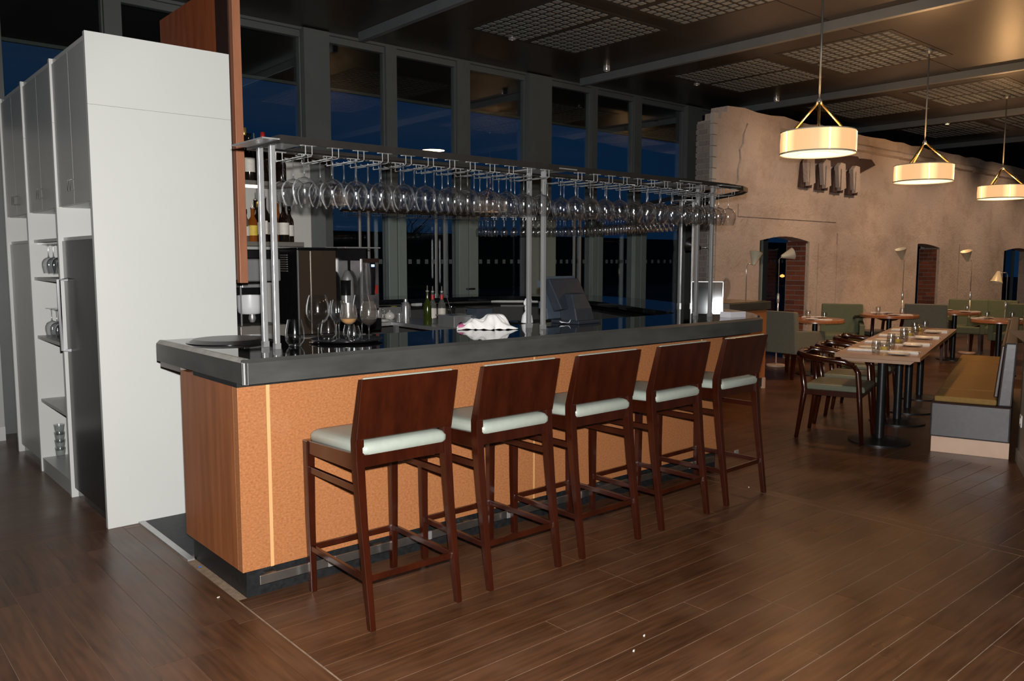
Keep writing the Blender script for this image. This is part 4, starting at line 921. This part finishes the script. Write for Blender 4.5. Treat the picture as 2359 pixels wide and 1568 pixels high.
for k, u in enumerate((.42, 1.2, 2.0, 2.75)):
    lab = 'small glass tealight bowl in the middle of the long table, '+('first', 'second', 'third', 'last')[k]+' from its near end'
    if cd_ is None:
        cd_ = thing('tealight_bowl', lab, 'candle holder', (*tl_(u, .01), zt), 0, 'tealight bowls on the long table')
        part('bowl', B().lathe([(.03, 0), (.052, .02), (.055, .05), (.045, .07)], 20), 'glass_thick', cd_, True); part('candle', B().cyl((0, 0, 0), .026, .003, .03, 14), 'label_y', cd_)
    else: dup(cd_, (*tl_(u, .01), zt), 0, lab)
for k, u in enumerate((.36, 1.0, 1.9)):
    t = thing('menu_card', 'narrow pale menu card lying across the long table, '+('nearest', 'second', 'farthest')[k], 'card', (*tl_(u, .01), zt), TR, 'menu cards on the long table'); part('card', B().box(-.04, .04, -.09, .09, 0, .004), 'napkin', t); part('card_fold', B().box(-.036, .04, -.085, .085, .004, .007), 'china', t)
# wooden armchairs with bent top rail (local: faces -y)
def wood_chair():
    t = thing('wooden_armchair', 'x', 'chair', (0, 0, 0), 0, 'dark wooden armchairs at the long table')
    for s in (-1, 1):
        part('rear_leg', B().tube([(s*.235, .30, 0), (s*.225, .245, .42), (s*.245, .285, .70)], [.017, .025, .024], 8), 'stool', t, True)
        part('front_leg', B().tube([(s*.262, -.235, 0), (s*.255, -.20, .40), (s*.262, -.185, .60), (s*.268, -.15, .655)], [.016, .023, .023, .022], 8), 'stool', t, True)
        part('arm', B().tube([(s*.268, -.15, .655), (s*.285, -.08, .685), (s*.295, .08, .70), (s*.275, .22, .715), (s*.20, .305, .73)], [.021, .024, .025, .026, .027], 8), 'stool', t, True)
        part('side_rail', B().box(s*.235-.012, s*.235+.012, -.2, .25, .385, .43), 'stool', t, bev=.003)
    part('top_rail', B().loft([[(x_, .315-1.2*x_*x_*.6-.012, z0), (x_, .315-1.2*x_*x_*.6+.016, z0), (x_, .325-1.2*x_*x_*.6+.016, z1), (x_, .325-1.2*x_*x_*.6-.008, z1)] for x_, z0, z1 in ((-.22, .695, .745), (-.11, .655, .75), (0, .645, .752), (.11, .655, .75), (.22, .695, .745))]), 'stool', t, True)
    part('front_rail', B().box(-.235, .235, -.215, -.19, .385, .43), 'stool', t); part('rear_rail', B().box(-.225, .225, .235, .255, .385, .43), 'stool', t)
    r_ = []
    for z, g_ in ((.43, 0), (.455, -.004), (.478, .008), (.486, .05)): r_.append([(-.235+g_, -.235+g_, z), (.235-g_, -.235+g_, z), (.225-g_, .235-g_, z), (-.225+g_, .235-g_, z)])
    part('seat', B().loft(r_), 'chair_pad', t, bev=.006); return t
wc = wood_chair()
for i, (u, w, lab) in enumerate(((.32, .33, 'dark wooden armchair with curved arm at the near end of the long table'), (1.02, .34, 'second dark wooden armchair along the long table, partly behind the first'), (1.90, .36, 'third dark wooden armchair along the long table, mostly hidden'))):
    if i == 0: wc.location = (*tl_(u, w), 0); wc.rotation_euler = (0, 0, TR); wc['label'] = lab
    else: dup(wc, (*tl_(u, w), 0), TR, lab)
# banquette
BR = R(17)
t = thing('banquette', 'long charcoal leather banquette with mustard seat cushions and pale kick board', 'bench', (5.345, -.785, 0), BR)
part('seat_base', B().box(0, 3.4, -.55, 0, .125, .405), 'leather', t, bev=.012)
part('kick_board', B().box(.012, 3.35, -.55, -.012, 0, .125), 'lightwood', t, bev=.002)
for k, (a, c) in enumerate(((.02, .50), (.505, 1.62), (1.625, 2.6), (2.605, 3.38))): part('seat_cushion', B().box(a, c, -.45, -.02, .406, .452), 'olive', t, bev=.012)
part('backrest', B().hexa([(.0, -.55, .406), (3.4, -.55, .406), (3.4, -.455, .406), (0, -.455, .406), (0, -.565, .90), (3.4, -.565, .90), (3.4, -.485, .90), (0, -.485, .90)]), 'leather', t, bev=.012)
part('back_cushion', B().hexa([(.03, -.455, .47), (3.38, -.455, .47), (3.38, -.425, .47), (.03, -.425, .47), (.03, -.485, .875), (3.38, -.485, .875), (3.38, -.46, .875), (.03, -.46, .875)]), 'brown_leather', t, bev=.008)
part('end_piping', B().tube([(-.004, 0, .40), (-.004, -.55, .40)], .008, 6), 'brown_leather', t)
# low partition to the right
PR = math.atan2(1.43, 3.33)
def half_wall(name, x, y, L, rz, ov):
    ps = struct(name, B().box(0, L, -.14, 0, 0, .90), 'partition', (x, y, 0)); ps.rotation_euler = (0, 0, rz)
    part('partition_cap', B().hexa([(-.02, -.22, .94), (L, -.22, .94), (L, .03, .94), (-.02, .03, .94), (-.02, -.22, 1.0), (L, -.22, 1.0), (L, ov, 1.0), (-.02, ov, 1.0)]), 'black', ps, bev=.004)
    part('partition_lip', B().box(0, L, -.16, .012, .90, .94), 'partition', ps); part('partition_skirting', B().box(0, L if L < 3.7 else .1, 0, .012, 0, .10), 'partition', ps)
half_wall('wall_partition', 2.20, -2.79, 3.62, PR, .12)
half_wall('wall_partition_far', 5.545, -1.375, 3.9, R(17), .02)
o = thing('wall_socket', 'small white socket plate on the grey partition beside the banquette', 'socket', (0, 0, 0)); q = V((2.20, -2.79, 0))+Mx.Rotation(PR, 3, 'Z') @ V((3.50, .0, .33)); o.location = q; o.rotation_euler = (0, 0, PR)
part('plate', B().box(-.045, .045, .0, .008, -.045, .045), 'white', o, bev=.003); part('rocker', B().box(-.012, .012, .008, .012, -.02, .02), 'china', o)
# upholstered armchairs (local: faces -y, origin on the floor under the middle)
def armchair(mat):
    t = thing('upholstered_armchair', 'x', 'armchair', (0, 0, 0), 0, 'square upholstered armchairs')
    part('back', B().hexa([(-.30, .20, .33), (.30, .20, .33), (.30, .31, .33), (-.30, .31, .33), (-.29, .26, .87), (.29, .26, .87), (.29, .35, .87), (-.29, .35, .87)]), mat, t, bev=.015)
    for s in (-1, 1):
        part('arm', B().hexa([(s*.265-.035, -.30, .33), (s*.265+.035, -.30, .33), (s*.265+.035, .30, .33), (s*.265-.035, .30, .33), (s*.265-.035, -.30, .60), (s*.265+.035, -.30, .60), (s*.265+.035, .30, .63), (s*.265-.035, .30, .63)]), mat, t, bev=.012)
        part('leg', B().hexa([(s*.24-.016, -.27, 0), (s*.24+.016, -.27, 0), (s*.24+.016, -.24, 0), (s*.24-.016, -.24, 0), (s*.23-.024, -.28, .33), (s*.23+.024, -.28, .33), (s*.23+.024, -.23, .33), (s*.23-.024, -.23, .33)]), 'stool', t)
        part('leg', B().hexa([(s*.24-.016, .27, 0), (s*.24+.016, .27, 0), (s*.24+.016, .30, 0), (s*.24-.016, .30, 0), (s*.23-.024, .22, .33), (s*.23+.024, .22, .33), (s*.23+.024, .27, .33), (s*.23-.024, .27, .33)]), 'stool', t)
    part('seat', B().box(-.235, .235, -.31, .20, .33, .45), mat, t, bev=.02); return t
ac = armchair('sage'); ag = armchair('green')
def polar(px, d):           # a floor point seen in column px at depth d
    r_ = ray(px, 784); q = CAM+r_*d; return (q.x, q.y)
seq = ((ac, 1822, 10.75, 84, 'grey armchair with its back to the bar, nearest dining armchair'), (ag, 1938, 12.1, -62, 'green armchair facing the nearest round table'),
       (ac, 2136, 12.6, 104, 'grey armchair with its back turned, behind the middle of the long table'), (ag, 2222, 13.6, -75, 'green armchair behind the far end of the long table'), (ag, 2284, 13.4, -85, 'darker green armchair right of another green one by the far round table'), (ag, 2344, 12.2, -95, 'green armchair partly hidden by the dark partition cap'))
used = set()
for src, px, d, rz, lab in seq:
    loc = (*polar(px, d), 0)
    if src.name in used: dup(src, loc, R(rz), lab)
    else: src.location = loc; src.rotation_euler = (0, 0, R(rz)); src['label'] = lab; used.add(src.name)
wd = dup(wc, (*polar(2015, 12.2), 0), R(150), 'dark wooden chair pushed under the second round table')
wd['group'] = 'dark wooden armchairs at the round tables'
# round tables
def round_table(lab, x, y, r):
    t = thing('round_table', lab, 'table', (x, y, 0), 0, 'small round dining tables')
    part('tabletop', B().lathe([(0, .70), (r*.95, .70), (r, .705), (r, .738), (r*.985, .745), (0, .745)], 40), 'table_red', t, 40)
    part('pedestal', B().cyl((0, 0, 0), .035, .03, .70, 16), 'iron', t, 40); part('foot_plate', B().lathe([(0, 0), (.23, 0), (.23, .012), (.05, .03), (0, .03)], 28), 'iron', t, 40)
    return t
for i, (px, d, r, lab) in enumerate(((1876, 10.95, .37, 'round cherry table beside the grey armchair near the brick opening'), (2046, 11.9, .40, 'round cherry table behind the long table'), (2196, 12.6, .36, 'small round cherry table in front of the far green armchair'), (2300, 10.9, .34, 'round cherry table at the right, just above the mustard banquette'))):
    x, y = polar(px, d); round_table(lab, x, y, r)
    nm = ('round table by the brick opening', 'round table behind the long table', 'round table before the green armchair', 'round table above the banquette')[i]
    for k in range(2):
        a = R(200+i*20+k*170); q = (x+cos(a)*r*.58, y+sin(a)*r*.58, .746); wh = ('nearer', 'farther')[k]
        put('side_plate', plate_m, None, q, 0, label='%s white side plate on the %s' % (wh, nm), cat='plate', group='side plates on the round tables')
        put('napkin', nap_m, None, (q[0]+.13*cos(a+1.6), q[1]+.13*sin(a+1.6), .746), a, label='%s folded napkin on the %s' % (wh, nm), cat='napkin', group='napkins on the round tables')
        gq = dup(dg, (x+cos(a+.9)*r*.45, y+sin(a+.9)*r*.45, .746), 0, '%s water glass on the %s' % (wh, nm)); gq['group'] = 'water glasses on the round tables'
# host station beyond the bar end
t = thing('host_station', 'wooden waiter station with metal edged top beyond the bar end', 'service station', (7.25, 1.87, 0))
part('body', B().box(-.80, -.02, 0, .5, .13, .94), 'panel', t, bev=.002); part('metal_edge', B().box(-.84, .02, -.03, .53, .945, 1.04), 'band', t, bev=.006)
part('top', B().box(-.83, .01, -.02, .52, 1.04, 1.045), 'brass', t, label='warm reflecting top'); part('edge_cap', B().box(-.845, -.835, -.032, .3, .945, 1.04), 'steel', t); part('plinth', B().box(-.76, -.05, .02, .48, .02, .13), 'kick', t); part('side_foot', B().box(-.05, -.02, -.01, .03, 0, .13), 'lightwood', t)
# floor lamps with cream cone shades
def floor_lamp(lab, x, y, zs, aim, shade='cream', base='lightwood', up=False, off=.10):
    t = thing('floor_lamp', lab, 'floor lamp', (x, y, 0), R(aim), 'slim floor lamps with cone shades')
    part('base', B().lathe([(0, 0), (.125, 0), (.135, .008), (.135, .03), (.12, .036), (0, .036)], 28), base, t, 40)
    part('pole', B().tube([(0, 0, .03), (0, 0, zs*.62)], .011, 8).tube([(0, 0, zs*.6), (0, 0, zs-.06), (.03, 0, zs-.02), (off, 0, zs-.03)], .006, 6), 'chrome', t, True); part('pole_joint', B().lathe([(.013, zs*.57), (.02, zs*.59), (.02, zs*.64), (.012, zs*.66)], 12), 'chrome', t, True)
    sh = B().lathe([(.022, -.02), (.030, 0), (.085, .15), (.088, .152), (.082, .148), (.026, .0)], 24)
    o = part('lamp_shade', sh, shade, t, 40, loc=(off, 0, zs-.02)); o.rotation_euler = (0, R(20 if up else 62), 0) if up else (0, R(aim and 75), 0)
    if zs < 1.5 and not up: o.rotation_euler = (0, R(165), 0)
    return t
p = at_z(1781, 843, 0); floor_lamp('chrome floor lamp with cream shade standing in front of the first opening', 9.12, 2.86, 1.60, -35, off=.05)
p = at_y(1716, 690, 2.62); l2 = floor_lamp('chrome floor lamp with upturned cream shade on the left of the first opening', p.x+.02, 2.62, 1.50, 0, up=True, off=.16)
x, y = polar(1630, 10.2); floor_lamp('floor lamp with dark shade behind the right chrome posts', x, y, 1.70, 160, shade='dsteel', base='iron', off=.16).children[3].rotation_euler = (0, R(170), 0)
x, y = polar(2074, 13.0); floor_lamp('floor lamp with cream shade left of the second opening', x, y, 1.58, 170, up=True, off=.05)
x, y = polar(2229, 13.4); floor_lamp('floor lamp with cream shade right of the second opening', x, y, 1.55, 170, up=True, off=.13)
x, y = polar(2312, 12.6); floor_lamp('floor lamp with hanging cream shade near the third opening', x, y, 1.36, 165, off=.22)
# pendants
def pendant(lab, x, y, z, rz):
    t = thing('drum_pendant', lab, 'pendant lamp', (x, y, z), R(rz), 'lit drum pendant lamps')
    r, h = .322, .195
    part('shade', B().lathe([(r, 0), (r+.004, h*.5), (r, h)], 64), 'shade', t, True, label='lit fabric drum shade')
    part('inner_shade', B().lathe([(r*.52, .0), (r*.52, h)], 40), 'shade', t, True)
    part('diffuser', B().lathe([(r*.99, .004), (r*.53, .004)], 64), 'diff', t)
    part('shade_ring', B().lathe([(r+.006, -.003), (r+.006, .010), (r-.006, .010), (r-.006, -.003)], 64), 'cream', t, True); part('shade_ring', B().lathe([(r+.004, h-.006), (r+.004, h+.004), (r-.006, h+.004), (r-.006, h-.006)], 64), 'cream', t, True)
    for k in range(5): a = 2*pi*k/5+.3; part('seam', B().box(-.002, .006, -.006, .006, .01, h-.006), 'diff', t, loc=((r+.001)*cos(a), (r+.001)*sin(a), 0), rz=a)
    for k in range(3):
        a = 2*pi*k/3; part('strut', B().tube([(.015*cos(a), .015*sin(a), h+.26), ((r-.03)*cos(a), (r-.03)*sin(a), h)], .012, 6), 'brass', t, True)
    part('hub', B().lathe([(.0, h+.245), (.025, h+.25), (.022, h+.285), (.010, h+.30)], 14), 'chrome', t, True); part('rod', B().tube([(0, 0, h+.29), (0, 0, CZ-z)], .0085, 8), 'conduit', t, True)
    part('ceiling_rose', B().lathe([(.05, CZ-z-.001), (.05, CZ-z-.02), (.02, CZ-z-.05)], 16, cap=True), 'conduit', t)
    lamp('pendant_bulb', 'POINT', (x, y, z+.13), 75, (1, .56, .24), .05)
for i, (px, py, z) in enumerate(((1883, 355, 2.48), (2126, 419, 2.46), (2306, 458, 2.46))):
    p = at_z(px, py, z); pendant(('nearest', 'middle', 'farthest')[i]+' of the three lit drum pendants over the dining area', p.x, p.y, z, (209, 52, 56)[i])
# scraps on the floor
for px, py, lab, mt in ((503, 1376, 'tiny pale scrap on the floor left of the bar corner', 'coin'), (460, 1301, 'tiny blue scrap against the black plinth corner', 'blue'), (1484, 1464, 'tiny pale crumb on the boards in front of the stools', 'coin'), (1460, 1499, 'small white crumb at the very front of the floor', 'coin'), (1725, 1122, 'small white scrap by the last bar stool', 'coin')):
    p = at_z(px, py, .0); 
    if mt == 'blue': p.y -= .03; p.x -= .01
    t = put('litter_scrap', B().hexa([(-.007, -.003, 0), (.006, -.004, 0), (.007, .003, 0), (-.006, .004, 0), (-.005, -.002, .003), (.004, -.003, .005), (.005, .002, .003), (-.004, .003, .004)]).mesh('litter_scrap', mt), None, (p.x, p.y, .0005), .6, label=lab, cat='litter')
